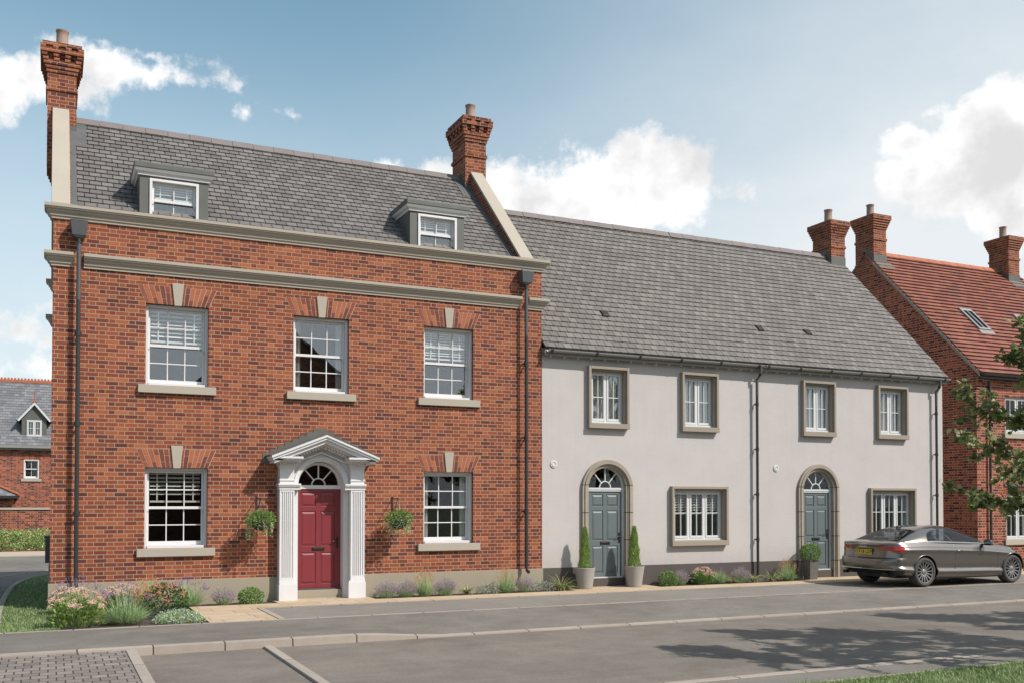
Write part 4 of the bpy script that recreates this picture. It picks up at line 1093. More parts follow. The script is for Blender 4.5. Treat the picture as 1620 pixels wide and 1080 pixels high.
def setting(name, mb, mat, **k): return tag(mb.build(name, mat, **k), kind='structure')
zk = lambda x: -.085 * max(0, min(1, (x-3.9)/1.5))**2 * (3 - 2*max(0, min(1, (x-3.9)/1.5)))
def ground():
    g = MB(); g.quad((-400,-400,-.22),(400,-400,-.22),(400,500,-.22),(-400,500,-.22)); setting('ground', g, M['earth'])
    g = MB(); g.quad((-60,-10.6,-.11),(90,-10.6,-.11),(90,-5.59,-.11),(-60,-5.59,-.11)); g.quad((-60,-60,-.1105),(2.2,-60,-.1105),(2.2,-10.59,-.1105),(-60,-10.59,-.1105)); setting('road', g, M['tarmac'], recalc=False)
    g = MB(); g.quad((-12,-16,-.03),(.90,-16,-.03),(.90,-5.59,-.03),(-12,-5.59,-.03)); setting('block_paved_bay', g, M['setts'], recalc=False)
    # footway grid follows the dropped kerb
    g = MB(); xs = [-40,-20,-8,0,2] + [3+.25*i for i in range(15)] + [8,12,20,40,90]; ys = [-5.47,-5.0,-4.4,-3.8,-3.34]
    zf = lambda x, y: zk(x)*((-3.34-y)/2.13)
    for i in range(len(xs)-1):
        for k in range(len(ys)-1):
            g.quad(*[(a, b, zf(a,b)) for a, b in ((xs[i],ys[k]),(xs[i+1],ys[k]),(xs[i+1],ys[k+1]),(xs[i],ys[k+1]))])
    setting('pavement', g, M['footway'], recalc=False)
    g = MB()
    for i in range(len(xs)-1):
        a, b = xs[i], xs[i+1]; za, zb = zk(a)+.004, zk(b)+.004
        g.hexa([(a,-5.60,-.2),(b,-5.60,-.2),(b,-5.46,-.2),(a,-5.46,-.2)], [(a,-5.585,za-.012),(b,-5.585,zb-.012),(b,-5.46,zb),(a,-5.46,za)])
    setting('kerb', g, M['kerb'])
    g = MB(); g.box(-40, 90, -3.35, -3.26, -.15, .006); setting('path_edging_kerb', g, M['kerb'])
    g = MB(); g.box(3.36, 3.46, -3.2595, -1.40, -.15, .014); setting('bay_edging_kerb', g, M['kerby'])
    g = MB(); g.box(3.36, 60, -1.3995, -1.325, -.15, .008); setting('bay_back_kerb', g, M['kerb'])
    g = MB(); g.quad((3.46,-3.26,-.004),(60,-3.26,-.004),(60,-1.40,-.004),(3.46,-1.40,-.004)); setting('parking_bay', g, M['bay'], recalc=False)
    g = MB()
    for a, b, c, d in ((2.29,3.36,-3.26,-1.325),(2.29,60,-1.325,-.62),(3.9,5.8,-.62,.02),(10.3,12.45,-.62,.02),(16.85,60,-.62,.02)):
        g.box(a, b, c, d, -.12, .003)
    setting('paving', g, M['slabs'])
    g = MB(); g.quad((-.05,-3.26,-.02),(2.29,-3.26,-.02),(2.29,0,-.02),(-.05,0,-.02)); g.quad((2.29,-.62,-.02),(17,-.62,-.02),(17,.02,-.02),(2.29,.02,-.02)); setting('flower_bed', g, M['soil'], recalc=False)
    # kerbs round the block paved bay and between bays
    g = MB(); g.box(.90, 1.02, -16, -5.605, -.2, -.018); setting('bay_kerb', g, M['kerby'])
    g = MB(); g.box(2.66, 2.78, -13, -5.605, -.2, -.075); setting('bay_kerb', g, M['kerby'], bevel=.01)
    # near side: kerb, verge strip, edging
    g = MB(); g.box(2.2, 90, -10.74, -10.6, -.2, .002); setting('kerb', g, M['kerb'], bevel=.012)
    g = MB(); g.quad((2.2,-11.28,-.004),(90,-11.28,-.004),(90,-10.74,-.004),(2.2,-10.74,-.004)); setting('verge_path', g, M['footway'], recalc=False)
    g = MB(); g.box(2.2, 90, -11.34, -11.28, -.2, .008); setting('verge_edging_kerb', g, M['kerb'])
    g = MB(); g.quad((2.2,-60,-.01),(90,-60,-.01),(90,-11.34,-.01),(2.2,-11.34,-.01)); setting('verge_lawn', g, M['earth'], recalc=False)
    # side road, back street
    g = MB(); g.quad((-14,-3.34,-.06),(2.2,-3.34,-.06),(2.2,10,-.06),(-14,10,-.06)); g.quad((-40,10,-.06),(40,10,-.06),(40,21,-.06),(-40,21,-.06)); setting('side_road', g, M['footway'], recalc=False)
    g = MB(); g.box(-40, 40, 21, 24.3, -.2, -.02); setting('back_pavement', g, M['backpave'])
    path = [(-.70,-3.26),(-.76,-1.5),(-.80,0),(-.82,2.2),(-.80,4.6),(-.76,6.0),(-.66,7.3),(-.45,8.5),(-.1,9.3),(.5,10.0),(1.5,10.6)]
    g = MB(); g.sweep(path[::-1], [(-.055,-.2),(.055,-.2),(.055,-.005),(-.055,.012)]); setting('lawn_kerb', g, M['kerby'])
    g = MB(); g.poly([(x,y,-.012) for x, y in path] + [(1.5,6.6,-.012),(0,6.6,-.012),(0,-.05,-.012),(-.05,-.05,-.012),(-.05,-3.26,-.012)]); setting('side_lawn', g, M['earth'], recalc=False)
    g = MB(); pa = [(-3.5,8.6),(-2.2,9.3),(-1.2,10.1),(-.5,11.2),(0,12.5),(.8,13.5),(2,14)]; g.sweep(pa[::-1], [(-.05,-.2),(.05,-.2),(.05,-.048),(-.05,-.048)]); setting('road_channel', g, M['kerb'])
    return path
LAWNPATH = ground()

# ------------------------------------------------------------------ greenery
GR = lambda *c: list(c)
M['grass'] = m_leaf('grass_blades', [(0,(.134,.200,.073)),(.5,(.226,.318,.123)),(.85,(.337,.431,.188)),(1,(.505,.523,.300))], .6, .3)
M['leafA'] = m_leaf('mid_green_leaves', [(0,(.078,.154,.039)),(.5,(.155,.274,.072)),(1,(.326,.455,.143))], .45, .3)
M['leafY'] = m_leaf('fresh_green_leaves', [(0,(.110,.190,.043)),(.5,(.216,.322,.078)),(1,(.365,.445,.140))], .45, .3)
M['leafD'] = m_leaf('dark_green_leaves', [(0,(.024,.061,.017)),(.6,(.061,.122,.030)),(1,(.122,.204,.052))], .4, .2)
M['leafS'] = m_leaf('silver_leaves', [(0,(.156,.203,.140)),(.5,(.281,.328,.250)),(1,(.468,.515,.421))], .6, .25)
M['leafG'] = m_leaf('grey_green_leaves', [(0,(.178,.272,.124)),(.5,(.350,.483,.244)),(1,(.616,.750,.406))], .6, .3)
M['strap'] = m_leaf('variegated_straps', [(0,(.109,.156,.040)),(.5,(.312,.343,.140)),(1,(.655,.624,.374))], .5, .25)
M['strapG'] = m_leaf('green_straps', [(0,(.078,.130,.026)),(.5,(.169,.221,.065)),(1,(.338,.351,.156))], .5, .25)
M['pink'] = m_leaf('pale_pink_flowers', [(0,(.480,.281,.218)),(.5,(.696,.461,.361)),(1,(.850,.666,.542))], .8, .2)
M['coral'] = m_leaf('coral_flowers', [(0,(.506,.132,.088)),(.5,(.660,.220,.143)),(1,(.792,.363,.264))], .8, .2)
M['purple'] = m_leaf('purple_flowers', [(0,(.140,.070,.211)),(.5,(.281,.164,.398)),(1,(.468,.305,.562))], .8, .2)
M['heather'] = m_leaf('mauve_heather', [(0,(.223,.152,.223)),(.5,(.386,.273,.375)),(1,(.628,.486,.588))], .8, .2)
M['orange'] = m_leaf('orange_flowers', [(0,(.420,.180,.060)),(.5,(.576,.312,.132)),(1,(.720,.480,.264))], .8, .25)
M['whitefl'] = m_leaf('white_flowers', [(0,(.60,.60,.66)),(1,(.80,.79,.76))], .8, .1)
M['bluefl'] = m_leaf('blue_flowers', [(0,(.10,.12,.34)),(1,(.30,.30,.55))], .8, .1)
M['tuft'] = m_leaf('conifer_needles', [(0,(.125,.225,.050)),(.5,(.275,.411,.101)),(1,(.518,.642,.220))], .6, .3)
M['tree'] = m_leaf('maple_leaves', [(0,(.09,.115,.035)),(.35,(.18,.215,.07)),(.7,(.30,.335,.125)),(1,(.50,.50,.26))], .38, .45)
M['bark'] = m_plain('bark', (.12,.10,.08), .95, 0, .3, 12, bump=.6)
M['hedge'] = m_leaf('hedge_leaves', [(0,(.128,.227,.072)),(.5,(.273,.436,.143)),(1,(.612,.775,.352))], .5, .3)
U = random.uniform
def rdir(up=0.0):
    while True:
        v = Vector((U(-1,1), U(-1,1), U(-1,1)))
        if .05 < v.length < 1: break
    v.normalize(); v.z += up
    return v.normalized()
def leaf(mb, p, d, L, W, mi=0):
    d = d.normalized(); s = d.cross(rdir())
    if s.length < 1e-3: s = d.orthogonal()
    s.normalize(); n = d.cross(s); p = Vector(p)
    m = p + d*L*.5 + n*L*.06
    mb.add([p, m + s*W*.5, p + d*L, m - s*W*.5], [(0,1,2,3)], mi)
def blade(mb, p, d, L, W, droop, seg=3, mi=0):
    p = Vector(p); d = d.normalized(); s = Vector((d.y, -d.x, 0)); s = s.normalized() if s.length > .05 else Vector((math.cos(U(0,6)), math.sin(U(0,6)), 0))
    a = U(-.6,.6); s = (s*math.cos(a) + d.cross(s)*math.sin(a)).normalized()
    vs = []; q = p.copy()
    for i in range(seg+1):
        f = i/seg; w = W*(1-f**1.6)*.5 + .0006
        vs += [q - s*w, q + s*w]
        d = (d + Vector((0,0,-droop/seg))).normalized(); q = q + d*L/seg
    mb.add(vs, [(2*i,2*i+1,2*i+3,2*i+2) for i in range(seg)], mi)
    return q
def inball(rx, ry, rz, shell=.0):
    while True:
        x, y, z = U(-1,1), U(-1,1), U(-1,1); r = x*x+y*y+z*z
        if r <= 1 and (r > shell*shell or random.random() < .25): return Vector((x*rx, y*ry, z*rz))
def dot(mb, p, r, mi=0):
    a = rdir(); b = a.orthogonal().normalized(); c = a.cross(b); p = Vector(p)
    mb.add([p+a*r, p+b*r, p+c*r, p-a*r, p-b*r, p-c*r], [(0,1,2),(0,2,4),(0,4,5),(0,5,1),(3,2,1),(3,4,2),(3,5,4),(3,1,5)], mi)

def lawn_blades():
    def inside(x, y, P):
        c = False; j = len(P)-1
        for i in range(len(P)):
            if (P[i][1] > y) != (P[j][1] > y) and x < (P[j][0]-P[i][0])*(y-P[i][1])/(P[j][1]-P[i][1])+P[i][0]: c = not c
            j = i
        return c
    g = MB(); P = LAWNPATH + [(1.5,6.6),(0,6.6),(0,-.05),(.15,-.05),(.15,-3.26)]
    n = 0
    while n < 11000:
        y = -3.24 + 13*random.random()**1.7; x = U(-.85, .6)
        if inside(x, y, P) and not any(math.hypot(x-q[0], y-q[1]) < .07 for q in LAWNPATH):
            k = .7+.6*mnoise.noise((x*3,y*3,0)); blade(g, (x,y,-.012), Vector((U(-.5,.5),U(-.5,.5),1)), U(.025,.06)*k+.012, .008, .5, 2); n += 1
    tag(g.build('lawn_grass', M['grass'], recalc=False), 'short mown grass along the side of the townhouse', 'grass', kind='stuff')
    g = MB()
    for i in range(26000):
        y = -11.35 - 1.9*random.random()**1.5; x = U(6.2, 13.5)
        k = .8+.7*mnoise.noise((x*2.2,y*2.2,3)); blade(g, (x,y,-.01), Vector((U(-.6,.6),U(-.6,.6),1)), U(.03,.075)*k+.015, .007, .6, 2)
    tag(g.build('verge_grass', M['grass'], recalc=False), 'mown grass of the near verge in the corner', 'grass', kind='stuff')
lawn_blades()

def plant(kind, label, x, y, w, h, group):
    nm = {'sedum':'stonecrop','lavender':'lavender','heather':'heather','box':'box_shrub','feather':'feather_grass','strap':'spider_sedge','silver':'silver_ground_cover','rose':'rose_bush','orange':'orange_sprays','cover':'flowering_ground_cover','gold':'feather_grass'}[kind]
    T = thing(nm, label, {'box':'shrub','rose':'shrub','feather':'grass clump','strap':'grass clump','gold':'grass clump'}.get(kind, 'plant'), (x, y, 0), group)
    if x > 5.9: w *= 1.12; h *= 1.14
    R = w/2; f = MB(); fl = MB(); fm = None
    if kind == 'sedum':
        mat, fm = 'leafY' if h > .45 else 'leafA', 'pink'
        for i in range(int(900*w)):
            a = U(0, 2*PI); r = R*.86*math.sqrt(random.random()); z = h*U(.02,.72)*(1-.45*(r/R)**2)
            leaf(f, (x+r*math.cos(a), y+r*math.sin(a), z), Vector((math.cos(a),math.sin(a),U(.1,1.2))), U(.05,.085), U(.028,.045))
        for i in range(int(75*w)):
            a = U(0, 2*PI); r = R*math.sqrt(random.random()); z = h*(.96-.42*(r/R)**2)+U(-.02,.02)
            c = Vector((x+r*math.cos(a), y+r*math.sin(a), z)); nn = Vector((math.cos(a)*r/R, math.sin(a)*r/R, 1.3)).normalized(); u = nn.orthogonal().normalized(); v = nn.cross(u)
            f.tube([(x+r*.6*math.cos(a), y+r*.6*math.sin(a), 0), tuple(c)], .004, 3, cap=False)
            for k in range(26):
                b = U(0,2*PI); q = .055*math.sqrt(random.random()); dot(fl, c + u*q*math.cos(b) + v*q*math.sin(b) + nn*(.012-q*q*5), U(.006,.011))
    elif kind in ('lavender', 'feather', 'gold'):
        mat, fm = {'lavender': ('leafG','purple'), 'feather': ('leafG','purple'), 'gold': ('leafG','orange')}[kind]
        for i in range(int(1500*w)):
            a = U(0,2*PI); r = R*.45*math.sqrt(random.random()); t = R*1.1*math.sqrt(random.random())
            b = Vector((x+r*math.cos(a), y+r*math.sin(a), 0)); tip = Vector((x+t*math.cos(a+U(-.3,.3)), y+t*math.sin(a+U(-.3,.3)), h*.74*(1-.45*(t/R)**2)*U(.55,1.05)))
            d = tip-b
            p = b + d*U(.0,.45); blade(f, p, d+rdir()*.10, d.length*U(.35,.7), .007, .12, 2)
        for i in range(int((110 if kind == 'lavender' else 60)*w) if kind != 'gold' else int(150*w)):
            a = U(0,2*PI); t = R*1.05*math.sqrt(random.random()); z = h*(1.0-.40*(t/R)**2)*U(.85,1.06)
            b = Vector((x+.3*t*math.cos(a), y+.3*t*math.sin(a), 0)); tip = Vector((x+t*math.cos(a), y+t*math.sin(a), z)); d = (tip-b).normalized()
            blade(f, b+(tip-b)*.45, d, (tip-b).length*.56, .004, .02, 2)
            if kind == 'gold':
                for k in range(9): leaf(fl, tip + d*U(-.12,.02) + rdir()*.02, d+rdir()*.8, .022, .009)
            else:
                for k in range(6): dot(fl, tip + d*(k*.007-.02) + rdir()*.004, .0065)
    elif kind == 'heather':
        mat, fm = 'leafG', 'heather'
        for i in range(int(330*w)):
            a = U(0,2*PI); t = R*math.sqrt(random.random()); z = h*(1.02-.5*(t/R)**2)*U(.78,1.05)
            b = Vector((x+.45*t*math.cos(a), y+.45*t*math.sin(a), 0)); tip = Vector((x+t*math.cos(a), y+t*math.sin(a), z)); d = tip-b
            blade(f, b, d, d.length, .005, .0, 2)
            for k in range(16):
                q = U(.3,1.0); leaf(fl if q > .42 else f, b+d*q+rdir()*.009, d.normalized()+rdir()*.9, U(.014,.026), .009)
    elif kind == 'box':
        mat = 'leafA'
        for i in range(int(2600*w)):
            p = inball(R, R, h*.62, .75); leaf(f, (x+p.x, y+p.y, max(.01, h*.45+p.z)), p.normalized()+rdir()*.9+Vector((0,0,.3)), U(.03,.05), U(.018,.028))
        for i in range(9): f.tube([(x,y,0),(x+U(-.5,.5)*R, y+U(-.5,.5)*R, h*.6)], .005, 4, cap=False)
    elif kind == 'strap':
        mat = 'strap'
        for i in range(int(230*w)):
            a = U(0,2*PI); blade(f, (x+U(-.03,.03), y+U(-.03,.03), 0), Vector((math.cos(a)*U(.25,1.1), math.sin(a)*U(.25,1.1), 1)), h*U(1.0,1.7), .013, U(.9,2.0), 6)
    elif kind == 'silver':
        mat, fm = 'leafS', 'whitefl'
        for i in range(int(1300*w)):
            p = inball(R, R*.8, h*.9, .6); leaf(f, (x+p.x, y+p.y, max(.008, abs(p.z))), p+rdir()*.3, U(.025,.045), .014)
        for i in range(int(40*w)):
            p = inball(R, R*.8, h, .9); dot(fl, (x+p.x, y+p.y, abs(p.z)+.01), .009)
    elif kind == 'rose':
        mat, fm = 'leafD', 'coral'
        for i in range(int(1500*w)):
            p = inball(R, R, h*.55, .6); leaf(f, (x+p.x, y+p.y, max(.03, h*.48+p.z)), p.normalized()+rdir()*.8, U(.035,.06), U(.022,.034))
        for i in range(int(60*w)):
            a = U(0,2*PI); b = U(.05,1.3); c = Vector((x+R*math.cos(a)*math.cos(b), y+R*math.sin(a)*math.cos(b), h*.5+h*.5*math.sin(b)))
            for k in range(16): dot(fl, c+rdir()*U(.004,.022), U(.008,.013))
        for i in range(8): f.tube([(x+U(-.03,.03),y+U(-.03,.03),0),(x+U(-.6,.6)*R, y+U(-.6,.6)*R, h*.6)], .006, 4, cap=False)
    elif kind == 'orange':
        mat, fm = 'leafG', 'orange'
        for i in range(int(190*w)):
            a = U(0,2*PI); t = R*math.sqrt(random.random()); z = h*U(.7,1.08); b = Vector((x+.3*t*math.cos(a), y+.3*t*math.sin(a), 0)); tip = Vector((x+t*math.cos(a), y+t*math.sin(a), z)); d = tip-b
            blade(f, b, d, d.length, .005, .0, 2)
            for k in range(18): q = U(.35,1.02); leaf(fl, b+d*q+rdir()*.022, rdir(.4), U(.015,.028), .012)
            for k in range(3): q = U(.1,.6); leaf(f, b+d*q, d.normalized()+rdir(), .06, .012)
    else:
        mat, fm = 'leafG', 'whitefl'
        fb = MB()
        for i in range(int(2400*w)):
            p = inball(R, R*.85, h*.8, .6); leaf(f, (x+p.x, y+p.y, max(.005, abs(p.z))), p+rdir()*.35, U(.02,.04), .014)
        for i in range(int(190*w)):
            p = inball(R, R*.85, h*.85, .93); q = Vector((x+p.x, y+p.y, abs(p.z)+.012))
            for k in range(4): leaf(fl if i % 3 else fb, q, rdir(.4), .018, .015)
        fb.build('blue_flowers', M['bluefl'], T, recalc=False)
    f.build('foliage', M[mat], T, recalc=False)
    if fm and fl.v: fl.build('flowers', M[fm], T, recalc=False)
    return T
GB = 'plants in the front beds'
for a in [
    ('sedum','largest pink stonecrop with flat flower heads, at the lawn corner of the bed', .38, -2.85, .88, .60, GB),
    ('lavender','leafy grey green bush at the bed front, between the big stonecrop and the coral rose', 1.08, -2.72, .84, .62, GB),
    ('sedum','small pink stonecrop against the plinth by the corner downpipe', .28, -.85, .62, .46, GB),
    ('lavender','purple tipped lavender behind the large pink stonecrop at the house corner', .42, -1.5, .86, .66, GB),
    ('sedum','pink stonecrop at the back of the bed with orange sprays beside it', 1.15, -.8, .72, .50, GB),
    ('orange','orange flowered sprays in the back of the bed under the window', 1.62, -.75, .62, .52, GB),
    ('orange','low orange sprays between the grey green bush and the coral rose', 1.42, -1.45, .40, .44, GB),
    ('rose','coral rose bush with dark leaves in the corner bed', 1.74, -2.05, .74, .53, GB),
    ('cover','low white and blue flowered ground cover beside the paved path', 1.86, -2.85, .80, .24, GB),
    ('lavender','pale green lavender with thin purple tips at the head of the paved path', 2.30, -.42, .72, .54, GB),
    ('heather','mauve heather alone under the left ground floor window', 2.92, -.42, .50, .33, GB),
    ('box','round green box shrub beside the left pilaster of the claret door', 3.43, -.42, .46, .27, GB),
    ('heather','mauve heather nearest the right pilaster of the claret door', 6.11, -.36, .46, .31, GB),
    ('heather','mauve heather second from the right pilaster, beside the golden grass', 6.52, -.36, .46, .30, GB),
    ('gold','golden feather grass between two mauve heathers', 6.90, -.38, .40, .50, GB),
    ('heather','mauve heather between golden grass and a small spiky sedge', 7.38, -.36, .48, .33, GB),
    ('strap','small spiky sedge under the right ground floor window', 7.85, -.36, .36, .20, GB),
    ('silver','silver ground cover left of the tall golden grass', 8.31, -.36, .48, .20, GB),
    ('gold','golden feather grass by the foot of the right downpipe', 8.74, -.38, .44, .46, GB),
    ('heather','mauve heather at the right downpipe of the townhouse', 9.19, -.34, .42, .29, GB),
    ('silver','silver ground cover at the joint of brick and rendered walls', 9.62, -.32, .50, .22, GB),
    ('strap','large variegated sedge arching beside the left conifer pot', 10.05, -.38, .62, .30, GB),
    ('box','round green box shrub right of the conifer pots', 12.85, -.32, .38, .26, GB),
    ('heather','mauve heather beside the box shrub under the three light window', 13.22, -.30, .40, .32, GB),
    ('sedum','pink stonecrop on the rendered house bed under the window', 13.84, -.30, .52, .35, GB),
    ('feather','tall blue green tuft right of the stonecrop under the window', 14.31, -.30, .44, .42, GB),
    ('strap','small sedge between the blue green tuft and a heather', 14.60, -.34, .30, .19, GB),
    ('heather','mauve heather between two sedges left of the middle downpipe', 14.93, -.30, .44, .33, GB),
    ('strap','sedge just left of the middle downpipe foot', 15.30, -.32, .36, .20, GB),
    ('strap','wide sedge right of the middle downpipe foot', 15.85, -.34, .46, .21, GB),
    ('gold','orange plumed grass beside the square planter', 16.36, -.32, .48, .48, GB)]:
    plant(*a)

M['potgrey'] = m_plain('grey_planter', (.31,.285,.268), .7, 0, .08, 5, bump=.2)
M['potwood'] = m_plain('weathered_planter', (.13,.12,.11), .85, 0, .35, 9, bump=.5)
def planters():
    for x, w in ((10.66, 'left'), (11.935, 'right')):
        T = thing('planter', 'grey tapered round pot %s of the first slate green door' % w, 'planter', (x, -.34, 0), 'pots by the doors')
        m = MB(); m.lathe([(.155,0),(.165,.01),(.185,.15),(.21,.32),(.228,.44),(.232,.455),(.226,.462),(.212,.462),(.205,.43)], (x, -.34, .003), 32); m.build('pot', M['potgrey'], T, True, sharp=35)
        s = MB(); s.lathe([(.205,.425),(.2,.432)], (x,-.34,.003), 24); s.build('compost', M['soil'], T)
        C = thing('conifer', 'slim cone shaped conifer in the grey pot %s of the door' % w, 'conifer', (x, -.34, .43), 'clipped conifers')
        f = MB()
        for i in range(4600):
            q = random.random()**.8; z = .44 + .91*q; R = .172*(1-q)**.62*(1+.12*math.sin(q*19)) + .006
            a = U(0,2*PI); r = R*math.sqrt(U(.35,1))
            blade(f, (x+r*math.cos(a)*.8, -.34+r*math.sin(a)*.8, z-.02), Vector((math.cos(a)*.55,math.sin(a)*.55,1.2))+rdir()*.35, U(.035,.075), .010, .1, 2)
        f.build('foliage', M['tuft'], C, recalc=False)
        t = MB(); t.tube([(x,-.34,.42),(x,-.34,1.2)], .012, 6, r1=.004); t.build('stem', M['bark'], C)
    x, y = 17.06, -.33
    T = thing('planter', 'dark weathered square planter holding a clipped ball, beside the second door', 'planter', (x, y, 0), 'pots by the doors')
    m = MB(); a, b = .115, .15
    m.hexa([(x-a,y-a,.003),(x+a,y-a,.003),(x+a,y+a,.003),(x-a,y+a,.003)], [(x-b,y-b,.46),(x+b,y-b,.46),(x+b,y+b,.46),(x-b,y+b,.46)])
    m.box(x-b-.012, x+b+.012, y-b-.012, y+b+.012, .4605, .485); m.build('pot', M['potwood'], T, bevel=.006)
    C = thing('box_ball', 'clipped round box ball in the square planter', 'shrub', (x, y, .48))
    f = MB()
    for i in range(2600):
        p = inball(.245,.245,.235,.85); leaf(f, (x+p.x, y+p.y, .655+p.z), p.normalized()+rdir()*.8, U(.025,.042), U(.016,.024))
    f.build('foliage', M['leafA'], C, recalc=False)
    t = MB(); t.tube([(x,y,.47),(x,y,.66)], .018, 6); t.build('stem', M['bark'], C)
planters()

def baskets():
    for x, w in ((3.60, 'left'), (6.34, 'right')):
        y = -.43
        T = thing('hanging_basket', 'hanging basket of trailing plants %s of the claret door' % w, 'hanging basket', (x, y, 1.93), 'hanging baskets by the claret door')
        b = MB(); b.lathe([(.02,1.36),(.10,1.38),(.155,1.44),(.175,1.52),(.178,1.535),(.168,1.535),(.15,1.47)], (x,y,0), 20); b.build('bowl', M['black'], T, True)
        c = MB()
        for k in range(3):
            a = 2*PI*k/3+.4; c.tube([(x+.172*math.cos(a), y+.172*math.sin(a), 1.535), (x,y,1.925)], .004, 5)
        c.build('chain', M['black'], T)
        f = MB(); t = MB(); fl = MB()
        for i in range(1300):
            p = inball(.285,.26,.17,.4); leaf(f, (x+p.x, y+p.y, 1.57+p.z), p.normalized()+rdir()*.8+Vector((0,0,.25)), U(.03,.055), U(.014,.024))
        for i in range(120):
            a = U(0,2*PI); blade(f, (x+.08*math.cos(a), y+.08*math.sin(a), 1.56), Vector((math.cos(a)*.5, math.sin(a)*.5, 1)), U(.14,.26), .008, .6, 4)
        for k in range(24):
            a = U(0,2*PI); L = U(.08,.34); r = U(.15,.27); px, py = x+r*math.cos(a), y+r*math.sin(a)
            for i in range(int(L*130)):
                z = 1.52 - L*random.random(); q = rdir(-.5); leaf(t, (px+U(-.02,.02), py+U(-.02,.02), z), q, U(.022,.04), U(.012,.02))
        for i in range(30):
            p = inball(.285,.26,.18,.95); 
            for k in range(5): dot(fl, (x+p.x+U(-.01,.01), y+p.y+U(-.01,.01), 1.55+p.z), .007)
        f.build('foliage', M['leafA'], T, recalc=False); t.build('trailing_stems', M['leafG'], T, recalc=False); fl.build('flowers', M['whitefl'], T, recalc=False)
baskets()

def hedge():
    T = thing('hedge', 'clipped leafy hedge in front of the garden wall across the back street', 'hedge', (-1, 25.3, 0))
    f = MB()
    for i in range(15000):
        x = U(-7, 2.5); y = U(24.55, 26.0); z = U(.02, .80)
        z *= 1 + .10*mnoise.noise((x*1.3, y, 2)); e = .06*mnoise.noise((x*4, z*4, 1))
        if y > 24.75 and z < .68 and random.random() < .75: y = 24.55 + e + U(0,.12)
        leaf(f, (x, y+e, z), Vector((0,-.6,.5))+rdir(), U(.05,.10), U(.03,.055))
    f.build('foliage', M['hedge'], T, recalc=False)
    s = MB()
    for i in range(60): x = -7+i*.16; s.tube([(x,25.3,0),(x+U(-.1,.1),25.3+U(-.3,.3),.6)], .012, 4)
    s.build('stems', M['bark'], T)
hedge()

def maple_leaf(mb, p, d, nrm, s, mi=0):
    d = d.normalized(); n = (nrm - d*nrm.dot(d))
    n = n.normalized() if n.length > 1e-3 else d.orthogonal().normalized()
    w = d.cross(n)
    out = [(0,0),(.30,-.08),(.50,.20),(.33,.36),(.42,.66),(.17,.62),(0,1.0),(-.17,.62),(-.42,.66),(-.33,.36),(-.50,.20),(-.30,-.08)]
    vs = [Vector(p) + (w*a + d*b - n*(abs(a)*.25 + b*b*.18))*s for a, b in out]
    mb.add(vs, [(0,1,2,3,4,5,6),(0,6,7,8,9,10,11)], mi)

def tree(name, label, x, y, H, cb, R, nleaf, seed, group, leafsize=.072, lean=(0,0)):
    random.seed(seed)
    T = thing(name, label, 'tree', (x, y, 0), group)
    tr = MB(); lf = MB()
    top = Vector((x+lean[0], y+lean[1], H))
    path = [Vector((x,y,-.1)) + (top-Vector((x,y,0)))*f + Vector((.04*math.sin(f*7), .04*math.cos(f*5), 0)) for f in [i/9 for i in range(10)]]
    tr.tube(path, .025*H*.52, 10, r1=.012)
    tips = []
    nb = 30
    for i in range(nb):
        f = cb/H + (1-cb/H)*((i+.5)/nb)**1.05*.97
        b = path[0].lerp(path[-1], f); b = Vector((b.x, b.y, H*f)); a = i*2.399+U(-.3,.3)
        pq = (f-cb/H)/(1-cb/H); prof = (1-pq)**1.15*.92 + .10 if pq > .12 else .62
        L = R*prof*U(.78,1.12); el = .15+.9*(f-cb/H)/(1-cb/H)
        d = Vector((math.cos(a)*math.cos(el), math.sin(a)*math.cos(el), math.sin(el)))
        p = b.copy(); pts = [p.copy()]
        for k in range(6):
            d = (d + rdir()*.18 + Vector((0,0,-.03))).normalized(); p = p + d*L/6; pts.append(p.copy())
            if k >= 1:
                for s in range(2):
                    sd = (d + rdir(.0)*1.0).normalized(); sl = L*U(.18,.38); q = [p.copy(), p+sd*sl*.5, p+sd*sl+Vector((0,0,-.05*sl))]
                    tr.tube(q, .008, 4, r1=.003, cap=False); tips.append((q[1], sd, sl*.5)); tips.append((q[2], sd, sl*.4))
            if k >= 2: tips.append((p.copy(), d, L/6))
        tr.tube(pts, .022*(1.1-f), 6, r1=.004, cap=False)
    for i in range(nleaf):
        b, d, L = random.choice(tips)
        p = b + d*U(-.6,.6)*L + rdir()*U(.0,.10)
        o = rdir(-.15); o = (o + d*.4 + Vector((0,0,-.35))).normalized()
        maple_leaf(lf, p, o, Vector((U(-.9,.9),U(-1.1,.5),.8)), leafsize*U(.6,1.25))
    tr.build('trunk', M['bark'], T, True); lf.build('crown', M['tree'], T, recalc=False)
    random.seed(seed+99)
    return T
T1 = tree('street_tree', 'young maple reaching into the picture at the right edge', 10.75, -11.75, 4.9, 1.70, 1.5, 12000, 11, 'street trees')
def more_trees():
    for x, y, rz, s, lab in ((14.2, -12.7, 1.9, 1.5, 'second young maple on the near verge, shading the road'), (18.6, -12.5, 3.7, 1.65, 'third young maple on the near verge beyond the picture'),
                             (-3.5, -27.0, .8, 1.7, 'maple across the street, reflected in the left windows')):
        c = copy_tree(T1); c.location = (x, y, 0); c.rotation_euler = (0, 0, rz); c.scale = (s, s, s); c['label'] = lab
more_trees()

